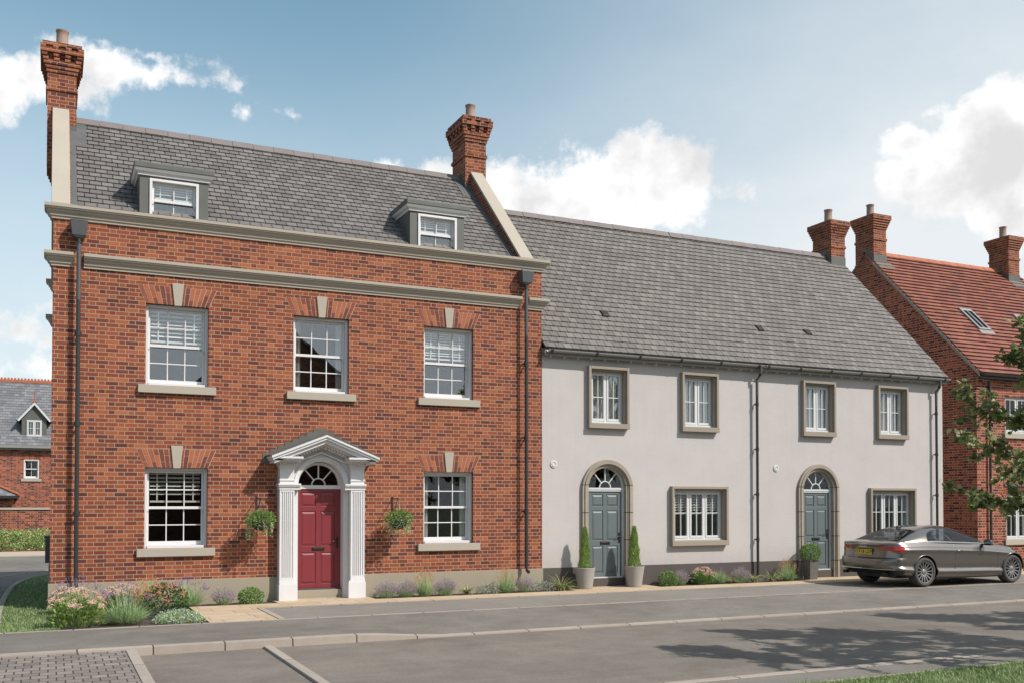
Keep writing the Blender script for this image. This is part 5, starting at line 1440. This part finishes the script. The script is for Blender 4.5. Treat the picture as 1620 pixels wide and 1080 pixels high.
# ================================================================== PARKED CAR
random.seed(5)
def _paint():
    t = NT('grey_metallic_paint'); p = t.objc(); f = t.noise(p, 400, 2)
    return t.done(t.scale(t.mix(0.0, (.17,.156,.144), (.17,.156,.144)), t.math('MULTIPLY_ADD', f, .5, .75)), .29, .9, None, .5, 1.0)
M['paint'] = _paint()
M['carglass'] = m_glass('car_glass', .05, (.50,.53,.57), fk=.45)
M['rearglass'] = m_glass('rear_car_glass', .06, (.30,.31,.33), fk=.3)
M['blacktrim'] = m_plain('black_trim', (.015,.015,.016), .35, 0, .1)
M['tyre'] = m_plain('tyre_rubber', (.06,.056,.052), .85, 0, .15, 20)
M['alloy'] = m_metal('alloy_rim', (.42,.41,.40), .28)
M['redlens'] = m_plain('red_lens', (.42,.02,.014), .15, 0, .05, coat=1)
M['clearlens'] = m_plain('clear_lens', (.35,.36,.38), .12, .3, .05, coat=1)
M['plate'] = m_plain('yellow_plate', (.66,.48,.05), .5, 0, .03)
M['seat'] = m_plain('seat_leather', (.16,.155,.15), .6, 0, .1)

def lerp_tab(tab, x):
    if x <= tab[0][0]: return tab[0][1]
    for (a, p), (b, q) in zip(tab, tab[1:]):
        if x <= b:
            f = (x-a)/(b-a); f = f*f*(3-2*f)*.5 + f*.5
            return p+(q-p)*f
    return tab[-1][1]
def crom(tab, x):
    n = len(tab)
    if x <= tab[0][0]: return tab[0][1]
    if x >= tab[-1][0]: return tab[-1][1]
    for i in range(n-1):
        if x <= tab[i+1][0]: break
    x0, y0 = tab[i]; x1, y1 = tab[i+1]; h = x1-x0
    sl = lambda a, b: (tab[b][1]-tab[a][1])/(tab[b][0]-tab[a][0])
    m0 = sl(max(0,i-1), i+1); m1 = sl(i, min(n-1,i+2)); f = (x-x0)/h
    return (2*f**3-3*f*f+1)*y0 + (f**3-2*f*f+f)*h*m0 + (3*f*f-2*f**3)*y1 + (f**3-f*f)*h*m1
def car(loc):
    CX, CY = loc
    C = thing('parked_car', 'dark grey metallic coupe with yellow number plate parked in the bay', 'car', (CX, CY, 0))
    WB = 2.85; WR = .335; XR, XF = -1.02, 3.56; HW = .925
    zs = lambda x: crom([(-1.02,.94),(-.88,.985),(-.5,1.005),(.3,1.005),(1.0,.98),(1.9,.94),(2.35,.90),(2.9,.83),(3.3,.735),(3.56,.65)], x)
    zb = lambda x: crom([(-1.02,.31),(-.5,.25),(.4,.185),(2.4,.165),(3.2,.18),(3.66,.22)], x)
    side = lambda v: lerp_tab([(0,.085),(.06,.05),(.13,.016),(.19,-.004),(.205,.0),(.29,.040),(.45,.026),(.66,.018),(.795,-.006),(.812,.012),(.86,.026),(1,.09)], v)
    rear = lambda v: lerp_tab([(0,.17),(.10,.11),(.16,.03),(.30,.0),(.44,.005),(.50,.02),(.54,.075),(.78,.10),(.90,.075),(.97,.035),(1,.05)], v)
    front = lambda v: lerp_tab([(0,.12),(.2,.02),(.45,0),(.7,.06),(1,.26)], v)
    wid = lambda x: HW*crom([(-1.0,.985),(-.1,1.0),(.5,.992),(1.4,.985),(2.4,.99),(2.9,.995),(3.6,.95)], x)
    NV = 46; cols = []
    for i in range(27): cols.append(('r', i/26))
    for i in range(1, 170): cols.append(('s', i/170))
    for i in range(27): cols.append(('f', i/26))
    def surf(c, v):
        k, t = c; ro = XR + rear(v); fo = XF - front(v); Lr, Lf = .46, .70
        if k == 'r':
            a = t*PI/2; n = 2.9; x = ro + Lr*(1-math.cos(a)**(2/n)) if t < 1 else ro+Lr; y = math.sin(a)**(2/n) if t > 0 else 0
        elif k == 's': x = ro+Lr + (fo-Lf-ro-Lr)*t; y = 1
        else:
            a = (1-t)*PI/2; n = 2.4; x = fo - Lf*(1-math.cos(a)**(2/n)) if t > 0 else fo-Lf; y = math.sin(a)**(2/n) if t < 1 else 0
        w = (wid(x)-side(v))*y
        return Vector((x, w, zb(x)+(zs(x)-zb(x))*v))
    W3 = lambda p, s=1: (CX+p.x, CY+p.y*s, p.z)
    grid = [[surf(c, k/NV) for k in range(NV+1)] for c in cols]
    body = MB(); trim = MB(); red = {-1: MB(), 1: MB()}; clear = {-1: MB(), 1: MB()}
    def cat(p):
        for wx in (0, WB):
            if math.hypot(p.x-wx, p.z-.335) < .378 and abs(p.y) > .55: return None
        return 'b'
    for s in (-1, 1):
        for i in range(len(cols)-1):
            for k in range(NV):
                q = [grid[i][k], grid[i+1][k], grid[i+1][k+1], grid[i][k+1]]; m = (q[0]+q[1]+q[2]+q[3])/4
                if cat(m) is None: continue
                tgt = body
                if m.x < -.62:
                    ay = m.y; zl = .845-.06*max(0, (ay-.45))/.45; zh = .895+.03*max(0, ay-.45)/.45
                    if ay > .40 and zl < m.z < zh or (ay > .72 and .79 < m.z < .925): 
                        tgt = red[s]
                    elif m.z < .385: tgt = trim
                elif m.z < zb(m.x)+.035: tgt = trim
                if m.x > 3.05 and m.y > .45 and .58 < m.z < .70: tgt = clear[s]
                if m.x > 3.2 and m.y < .42 and .30 < m.z < .62: tgt = trim
                d = Vector((0,0,0))
                pts = [W3(p, s) for p in q]
                tgt.add(pts if s > 0 else pts[::-1], [(0,1,2,3)])
    # boot lid and bonnet: crowned deck from shoulder to shoulder
    NU = 14
    crown = lambda x: crom([(-1.0,.0),(-.8,.035),(-.3,.05),(2.1,.05),(2.6,.075),(3.2,.06),(3.66,.0)], x)
    for i in range(len(cols)-1):
        a, b = grid[i][NV], grid[i+1][NV]
        if -.57 < a.x < 2.05: continue
        for s in (-1, 1):
            for u in range(NU):
                f0, f1 = u/NU, (u+1)/NU
                P = lambda p, f: Vector((p.x, p.y*(1-f), p.z + crown(p.x)*(1-(1-f)**2.4)))
                q = [P(a,f0), P(b,f0), P(b,f1), P(a,f1)]; pts = [W3(p, s) for p in q]
                body.add(pts if s > 0 else pts[::-1], [(0,1,2,3)])
    # greenhouse
    GSH = .15
    zt0 = lambda x: crom([(-.62,.99),(-.45,1.05),(-.1,1.185),(.2,1.285),(.55,1.348),(.95,1.372),(1.3,1.352),(1.6,1.285),(2.0,1.125),(2.42,.945)], x)
    zt = lambda x: zt0(x+GSH)
    yb = lambda x: yb0(x+GSH)
    yb0 = lambda x: crom([(-.62,.60),(-.35,.74),(.2,.835),(1.0,.85),(1.9,.83),(2.2,.76),(2.42,.66)], x)
    NX, NP = 210, 44; gh = []
    for i in range(NX+1):
        x = -.75 + (2.40+.60)*i/NX; z0 = min(zs(x)-.012, zt(x)-.004); H = max(.003, zt(x)-z0); row = []
        for k in range(NP+1):
            a = PI/2*k/NP; z = z0 + H*math.sin(a)**.82; y = yb(x)*(1-.30*(z-z0)/.40*.8)*(math.cos(a)**.50 if k < NP else 0)
            row.append(Vector((x, y, z)))
        gh.append(row)
    roof = MB(); sg = {-1: MB(), 1: MB()}; rg = MB(); ws = MB(); bt = MB(); dk = MB()
    for i in range(NX):
        for k in range(NP):
            q = [gh[i][k], gh[i+1][k], gh[i+1][k+1], gh[i][k+1]]; m = (q[0]+q[1]+q[2]+q[3])/4; x, y, z = m
            t = roof
            zlo = zs(x)+.022; x += GSH; zhi = zt0(x)-.075 - .02*max(0, x-1.3)
            if x < .80: zhi = min(zhi, 1.035+.225*math.sqrt(max(0, 1-((.80-x)/.50)**2))) if x > .30 else 0
            rear_e = .645-.10*(x+.45)/.65
            if .30 < x < 2.10 and zlo < z < zhi and y > .40:
                bx = .86 + (1.28-z)*.72
                t = bt if abs(x-bx) < .018 else sg
            elif .28 < x < 2.13 and zlo-.016 < z < zhi+.014 and y > .40: t = bt
            elif -.47 < x < .20 and y < rear_e and z > zs(x-GSH)+.01: t = rg
            elif -.50 < x < .225 and y < rear_e+.025 and z > zs(x-GSH): t = bt
            elif x > 1.56 and y < .68-.0*(x-1.56) and z > zs(x-GSH)+.03 and z > zhi - .02 - .25*(x-1.5): t = ws
            for s in (-1, 1):
                pts = [W3(p, s) for p in q]; (t[s] if t is sg else t).add(pts if s > 0 else pts[::-1], [(0,1,2,3)])
    def merged(mb, name, mat, par, sharp=38):
        o = mb.build(name, mat, par, False)
        bm = bmesh.new(); bm.from_mesh(o.data); bmesh.ops.remove_doubles(bm, verts=bm.verts, dist=.0004)
        for f in bm.faces: f.smooth = True
        bm.to_mesh(o.data); bm.free(); o.data.set_sharp_from_angle(angle=math.radians(sharp)); return o
    B = merged(body, 'body', M['paint'], C)
    merged(trim, 'lower_trim', M['blacktrim'], B); [merged(q, 'tail_light', M['redlens'], C) for q in red.values()]; [merged(q, 'headlight', M['clearlens'], C) for q in clear.values()]
    rf = merged(roof, 'roof', M['paint'], C)
    [merged(q, 'side_window', M['carglass'], C) for q in sg.values()]; merged(rg, 'rear_window', M['rearglass'], C); merged(ws, 'windscreen', M['carglass'], C); merged(bt, 'window_seal', M['blacktrim'], rf)
    # arch lips, liners and floor
    l = MB()
    for wx in (0, WB):
        for s in (-1, 1):
            pth = []; a = MB()
            for i in range(25):
                t = -.20 + (PI+.4)*i/24; px, pz = wx+.382*math.cos(t), .335+.382*math.sin(t)
                if pz < .2: continue
                # body half width at that spot
                v = max(0, min(1, (pz-zb(px))/(zs(px)-zb(px)))); pth.append((CX+px, CY+s*(wid(px)-side(v)-.004), pz))
            a.tube(pth, .013, 6); a.build('arch_lip', M['paint'], B, True)
            for i in range(20):
                t0, t1 = PI*i/20, PI*(i+1)/20; R = .39
                p = [(wx+R*math.cos(t0), .335+R*math.sin(t0)), (wx+R*math.cos(t1), .335+R*math.sin(t1))]
                l.quad(*[(CX+px, CY+s*yy, pz) for (px, pz), yy in ((p[0],.55),(p[1],.55),(p[1],.89),(p[0],.89))])
            l.box(CX+wx-.40, CX+wx+.40, CY+s*.55-.01, CY+s*.55+.01, .25, .74)
    l.build('arch_liner', M['blacktrim'], B)
    l = MB(); l.box(CX-.5, CX+3.35, CY-.54, CY+.54, .19, .34); l.box(CX+.42, CX+WB-.42, CY-.84, CY+.84, .19, .30); l.build('underbody', M['blacktrim'], C)
    # interior
    n = MB(); n.box(CX-.35, CX+2.1, CY-.74, CY+.74, .60, .72)
    n.hexa([(CX-.6,CY-.66,.985),(CX-.1,CY-.66,.985),(CX-.1,CY+.66,.985),(CX-.6,CY+.66,.985)], [(CX-.6,CY-.66,.995),(CX-.1,CY-.66,.995),(CX-.1,CY+.66,.995),(CX-.6,CY+.66,.995)])
    n.box(CX+1.6, CX+2.0, CY-.70, CY+.70, .72, .93); it = n.build('cabin', M['blacktrim'], C)
    for sx, ys in ((.82, (-.37, .37)), (.05, (-.36, .36))):
        for yy in ys:
            m = MB(); w = .24
            m.hexa([(CX+sx,CY+yy-w,.72),(CX+sx+.14,CY+yy-w,.72),(CX+sx+.14,CY+yy+w,.72),(CX+sx,CY+yy+w,.72)], [(CX+sx-.16,CY+yy-w*.8,1.08),(CX+sx-.06,CY+yy-w*.8,1.08),(CX+sx-.06,CY+yy+w*.8,1.08),(CX+sx-.16,CY+yy+w*.8,1.08)])
            m.hexa([(CX+sx-.17,CY+yy-.12,1.10),(CX+sx-.07,CY+yy-.12,1.10),(CX+sx-.07,CY+yy+.12,1.10),(CX+sx-.17,CY+yy+.12,1.10)], [(CX+sx-.19,CY+yy-.10,1.22),(CX+sx-.11,CY+yy-.10,1.22),(CX+sx-.11,CY+yy+.10,1.22),(CX+sx-.19,CY+yy+.10,1.22)])
            m.build('seat', M['seat'], C, bevel=.03)
    m = MB(); 
    for i in range(24):
        t0, t1 = 2*PI*i/24, 2*PI*(i+1)/24
        P = lambda t: (CX+1.45+.07*math.sin(t), CY-.37+.18*math.cos(t), .93+.17*math.sin(t))
        m.tube([P(t0), P(t1)], .014, 6)
    m.build('steering_wheel', M['blacktrim'], C)
    # shut lines, trim
    g = MB(); sp = lambda x, v, o=.0: (CX+x, CY-(wid(x)-side(v)+o), zb(x)+(zs(x)-zb(x))*v)
    sp2 = lambda x, v, o=.0: (CX+x, CY+(wid(x)-side(v)+o), zb(x)+(zs(x)-zb(x))*v)
    for f in (sp, sp2):
        g.tube([f(.93-.10*(1-v)*0+.02*v, v, -.002) for v in [.16+.084*i for i in range(11)]], .004, 4); g.tube([f(2.33, v, -.002) for v in [.16+.07*i for i in range(11)]], .004, 4)
        g.tube([f(.93+(1.40)*i/16, .16, -.002) for i in range(17)], .004, 4)
    g.tube([(CX+XR+rear(.53)+.008, CY+y, .655) for y in (-.5,-.25,0,.25,.5)], .004, 4)
    g.build('panel_gap', M['blacktrim'], B)
    c = MB()
    for s in (-1, 1):
        pts = []
        for i in range(31):
            x = .32-GSH+1.76*i/30; z = zs(x)+.010; z0 = zs(x)-.012; yy = yb(x)*(1-.24*(z-z0)/.40)+.004; pts.append((CX+x, CY+s*yy*.992, z))
        c.tube(pts, .008, 5)
        c.tube([(CX+XR+.16, CY+s*.85, .405), (CX+XR+.045, CY+s*.70, .405), (CX+XR+.015, CY+s*.4, .405), (CX+XR+.012, CY, .405)], .008, 5)
    c.build('bright_trim', M['chrome'], B)
    for s in (-1, 1):
        h = MB(); x = 1.04; yy = CY+s*(wid(x)-.004); z = .80
        h.tube([(CX+x-.10,yy,z),(CX+x-.07,yy+s*.028,z+.004),(CX+x+.08,yy+s*.028,z+.004),(CX+x+.11,yy,z)], .011, 6); h.build('door_handle', M['paint'], C, True)
        h = MB(); h.lathe([(.005,-.008),(.07,-.006),(.085,0),(.07,.004)], (CX+x, yy-s*.002, z-.012), 14, 0, 1, .08); h.build('handle_recess', M['blacktrim'], B)
        m = MB(); c0 = Vector((CX+1.90, CY+s*1.0, .985))
        m.hexa([(c0.x-.05,c0.y-.10,c0.z-.055),(c0.x+.05,c0.y-.085,c0.z-.045),(c0.x+.05,c0.y+.085,c0.z-.045),(c0.x-.05,c0.y+.10,c0.z-.055)], [(c0.x-.05,c0.y-.10,c0.z+.06),(c0.x+.04,c0.y-.085,c0.z+.045),(c0.x+.04,c0.y+.085,c0.z+.045),(c0.x-.05,c0.y+.10,c0.z+.06)])
        mr = m.build('wing_mirror', M['paint'], C, bevel=.03)
        q = MB(); q.box(c0.x-.04, c0.x+.03, min(c0.y-s*.09, c0.y-s*.22), max(c0.y-s*.09, c0.y-s*.22), c0.z-.07, c0.z-.045); q.box(c0.x-.045, c0.x+.045, c0.y-.09, c0.y+.09, c0.z-.075, c0.z-.05); q.build('mirror_foot', M['blacktrim'], mr)
        q = MB(); q.box(c0.x-.053, c0.x-.0505, c0.y-.085, c0.y+.085, c0.z-.04, c0.z+.045); q.build('mirror_glass', M['chrome'], mr)
        e = MB(); e.lathe([(.02,0.02),(.028,0),(.036,.0),(.036,.12),(.03,.12)], (0,0,0), 18)
        # tail pipe along x
        vs = [(CX+XR+.06+p[2], CY+s*.60+p[0]*1.35, .30+p[1]) for p in e.v]; e.v = vs; e.build('tail_pipe', M['bronze'], C, True)
        w = MB()
    for wx in (0, WB):
        for s in (-1, 1):
            yo = s*.895
            def ring(prof, n=44):
                m = MB(); vs = []; fs = []
                for (r, y) in prof:
                    for k in range(n): t = 2*PI*k/n; vs.append((CX+wx+r*math.cos(t), CY+yo-s*y, .335+r*math.sin(t)))
                for i in range(len(prof)-1):
                    for k in range(n): fs.append((i*n+k, i*n+(k+1) % n, (i+1)*n+(k+1) % n, (i+1)*n+k))
                m.add(vs, fs); return m
            w = ring([(.245,.02),(.262,.004),(.290,.0),(.318,.014),(.333,.045),(.335,.10),(.335,.17),(.330,.21),(.30,.235),(.24,.22),(.24,.03),(.245,.02)]).build('wheel', M['tyre'], C, True, sharp=50)
            r = ring([(.246,.022),(.243,.014),(.232,.016),(.226,.034),(.222,.10),(.222,.2)])
            for k in range(15):
                t = 2*PI*k/15+.1; ct, st_ = math.cos(t), math.sin(t)
                def P(rad, tan, y): return (CX+wx+rad*ct-tan*st_, CY+yo-s*y, .335+rad*st_+tan*ct)
                r.hexa([P(.045,-.016,.045),P(.045,.016,.045),P(.23,.011,.022),P(.23,-.011,.022)], [P(.045,-.016,.075),P(.045,.016,.075),P(.23,.011,.06),P(.23,-.011,.06)])
            hub = ring([(.001,.028),(.03,.028),(.055,.036),(.062,.06)], 20); r.add(hub.v, hub.f)
            r.build('rim', M['alloy'], w, True, sharp=35)
            d = ring([(.01,.10),(.17,.10),(.17,.115),(.222,.16),(.222,.17)], 30); d.build('brake_disc', M['bronze'], w)
    # number plate with its characters, four ring emblem
    px = CX+XR+rear(.60)+.004; tilt = .0
    p = MB(); p.box(px-.016, px-.004, CY-.245, CY+.245, .722, .838); pl = p.build('number_plate', M['plate'], C)
    cu = bpy.data.curves.new('plate_text', 'FONT'); cu.body = 'OY18 LDP'; cu.align_x = 'CENTER'; cu.align_y = 'CENTER'; cu.size = .112; cu.extrude = .001; cu.offset = .0015; cu.resolution_u = 2
    tmp = bpy.data.objects.new('plate_text', cu); COL.objects.link(tmp); bpy.context.view_layer.update()
    me = bpy.data.meshes.new_from_object(tmp.evaluated_get(bpy.context.evaluated_depsgraph_get())); bpy.data.objects.remove(tmp)
    mat = Matrix(((0,0,-1,px-.0175),(-1,0,0,CY),(0,1,0,.780),(0,0,0,1))); me.transform(mat); me.transform(Matrix.Translation(-Vector((CX,CY,0)))); me.materials.clear(); me.materials.append(M['blacktrim'])
    to = bpy.data.objects.new('plate_characters', me); COL.objects.link(to); to.parent = pl; ORIGIN[to.name] = Vector((CX,CY,0))
    e = MB(); ex = CX+XR+rear(.93)-.012
    for k in range(4):
        yc = CY+.087-.058*k; pts = [(ex, yc+.038*math.cos(2*PI*i/20), .925+.038*math.sin(2*PI*i/20)) for i in range(21)]
        e.tube(pts, .006, 6)
    e.build('emblem', M['chrome'], C, True)
    f = MB(); fx = CX+.15; f.prism_y([(fx-.10,1.285),(fx+.09,1.325),(fx-.07,1.36)], CY-.012, CY+.012); f.build('roof_fin', M['blacktrim'], rf, bevel=.006)
    return C
car((17.79, -2.32))

# ================================================================== LIGHT, SKY, CAMERA
SV = Vector((-.80, 1.0, -1.30)).normalized()           # travel of the sunlight
sun = bpy.data.lights.new('sun', 'SUN'); sun.energy = 4.7; sun.angle = math.radians(.55); sun.color = (1.0, .945, .87)
so = bpy.data.objects.new('sun', sun); COL.objects.link(so); so.rotation_euler = SV.to_track_quat('-Z', 'Y').to_euler(); so.location = (30, -40, 50)
wd = bpy.data.worlds.new('World'); SC.world = wd; wd.use_nodes = True
nt = wd.node_tree; nt.nodes.clear()
t = NT.__new__(NT); t.t = nt
sky = t.n('TexSky', sky_type='NISHITA'); sky.sun_disc = False
sky.sun_elevation = math.asin(-SV.z); sky.sun_rotation = math.atan2(-SV.x, -SV.y); sky.air_density = 1.0; sky.dust_density = 1.6; sky.ozone_density = 2.0; sky.altitude = 50
dirv = t.n('TexCoord').outputs['Generated']
nv = t.n('VectorMath', operation='NORMALIZE'); t.put(nv.inputs[0], dirv); dirv = nv.outputs[0]
dx, dy, dz = t.sep(dirv)
az = t.math('ARCTAN2', dx, dy); el = t.math('ARCSINE', dz)
p = t.comb(az, el, 0.0)
big = t.noise(p, 4.2, 7, .60); wisp = t.noise(t.comb(t.math('MULTIPLY', az, 2.2), t.math('MULTIPLY', el, 5.0), 4.0), 2.2, 6, .6)
warp = t.math('ADD', t.math('MULTIPLY', t.math('SUBTRACT', t.noise(p, 8.0, 7, .62), .5), 1.1), t.math('MULTIPLY', t.math('SUBTRACT', t.noise(p, 26.0, 7, .62), .5), .75))
# individual clouds: (azimuth, elevation, half width, half height, weight, thinning)
CLOUDS = [(0.525, 0.302, 0.126, 0.055, 1.2, 0), (0.474, 0.301, 0.096, 0.042, 1.1, 0), (0.592, 0.307, 0.059, 0.049, 1.1, 0), (0.38, 0.313, 0.048, 0.026, 0.8, 0), (0.911, 0.323, 0.064, 0.054, 1.15, 0), (0.885, 0.298, 0.086, 0.048, 1.0, 0), (0.911, 0.262, 0.045, 0.043, 0.9, 0), (0.82, 0.33, 0.033, 0.016, 0.9, 0.1), (0.048, 0.392, 0.095, 0.026, 0.8, 0.1), (-0.014, 0.375, 0.065, 0.03, 0.9, 0.1), (-0.045, 0.355, 0.031, 0.03, 0.9, 0.05), (0.084, 0.406, 0.035, 0.012, 0.7, 0.15), (0.172, 0.368, 0.024, 0.019, 0.6, 0.52), (0.222, 0.37, 0.025, 0.01, 0.5, 0.44), (0.31, 0.33, 0.026, 0.01, 0.6, 0), (-0.027, 0.158, 0.086, 0.034, 0.5, 0.15), (-0.012, 0.125, 0.076, 0.023, 0.5, 0.1), (0.484, 0.274, 0.14, 0.03, 1.0, 0)]
dens = None
for (a, e, w, h, k, o) in CLOUDS:
    u = t.math('DIVIDE', t.math('SUBTRACT', az, a), w); v = t.math('DIVIDE', t.math('SUBTRACT', el, e), h)
    r = t.math('SQRT', t.math('ADD', t.math('MULTIPLY', u, u), t.math('MULTIPLY', v, v)))
    f = t.math('MULTIPLY_ADD', t.math('SUBTRACT', 1.0, r), k, -o)
    dens = f if dens is None else t.math('MAXIMUM', dens, f)
dens = t.math('MAXIMUM', dens, -1.2)
shape = t.math('ADD', dens, t.math('MULTIPLY', warp, 2.1))
cover = t.ss(shape, -.04, .40)
lit = t.math('SUBTRACT', t.noise(p, 7.0, 5, .55), t.noise(t.comb(t.math('ADD', az, .012), t.math('ADD', el, .035), 0.0), 7.0, 5, .55))
shade = t.ss(t.math('ADD', t.math('MULTIPLY', lit, 1.6), t.math('MULTIPLY', shape, -.22)), -.42, .12)
ccol = t.mix(shade, (5.9, 5.85, 5.9), (8.8, 8.75, 8.7))
hsv = t.n('HueSaturation'); hsv.inputs['Saturation'].default_value = .95; hsv.inputs['Hue'].default_value = .468; hsv.inputs['Value'].default_value = 1.27; t.put(hsv.inputs['Color'], sky.outputs[0])
base = hsv.outputs[0]
# thin high haze, thicker low down and towards the right
hz = t.math('MULTIPLY', t.ss(el, .50, .08), .76)
hz = t.math('ADD', hz, t.math('MULTIPLY', t.ss(az, .25, .95), .62))
hz = t.math('MULTIPLY', hz, t.math('MULTIPLY_ADD', wisp, .7, .65), clamp=True)
base = t.mix(hz, base, (6.4, 6.75, 7.0))
final = t.mix(t.math('MULTIPLY', cover, .97), base, ccol)
bg = t.n('Background'); bg.inputs['Strength'].default_value = .12; t.put(bg.inputs['Color'], final)
ow = nt.nodes.new('ShaderNodeOutputWorld'); nt.links.new(bg.outputs[0], ow.inputs[0])

cam = bpy.data.cameras.new('camera'); co = bpy.data.objects.new('camera', cam); COL.objects.link(co)
F = 1557.0; YH = 796.0; tp = .0218; yaw = math.atan(730/1557)
cam.sensor_fit = 'HORIZONTAL'; cam.sensor_width = 36; cam.lens = F/1620*36
cy = YH - F*tp
cam.shift_x = 0; cam.shift_y = (cy-540)/1620
cam.clip_start = .1; cam.clip_end = 2000
co.location = (0, -19.3, 1.87); co.rotation_euler = (PI/2 + math.atan(tp), 0, -yaw)
SC.camera = co
SC.view_settings.view_transform = 'Standard'; SC.view_settings.look = 'None'; SC.view_settings.exposure = 0.10; SC.view_settings.gamma = 1
SC.cycles.max_bounces = 8; SC.cycles.transparent_max_bounces = 24; SC.cycles.use_denoising = True
SC.cycles.sample_clamp_indirect = 6; SC.cycles.caustics_reflective = False; SC.cycles.caustics_refractive = False
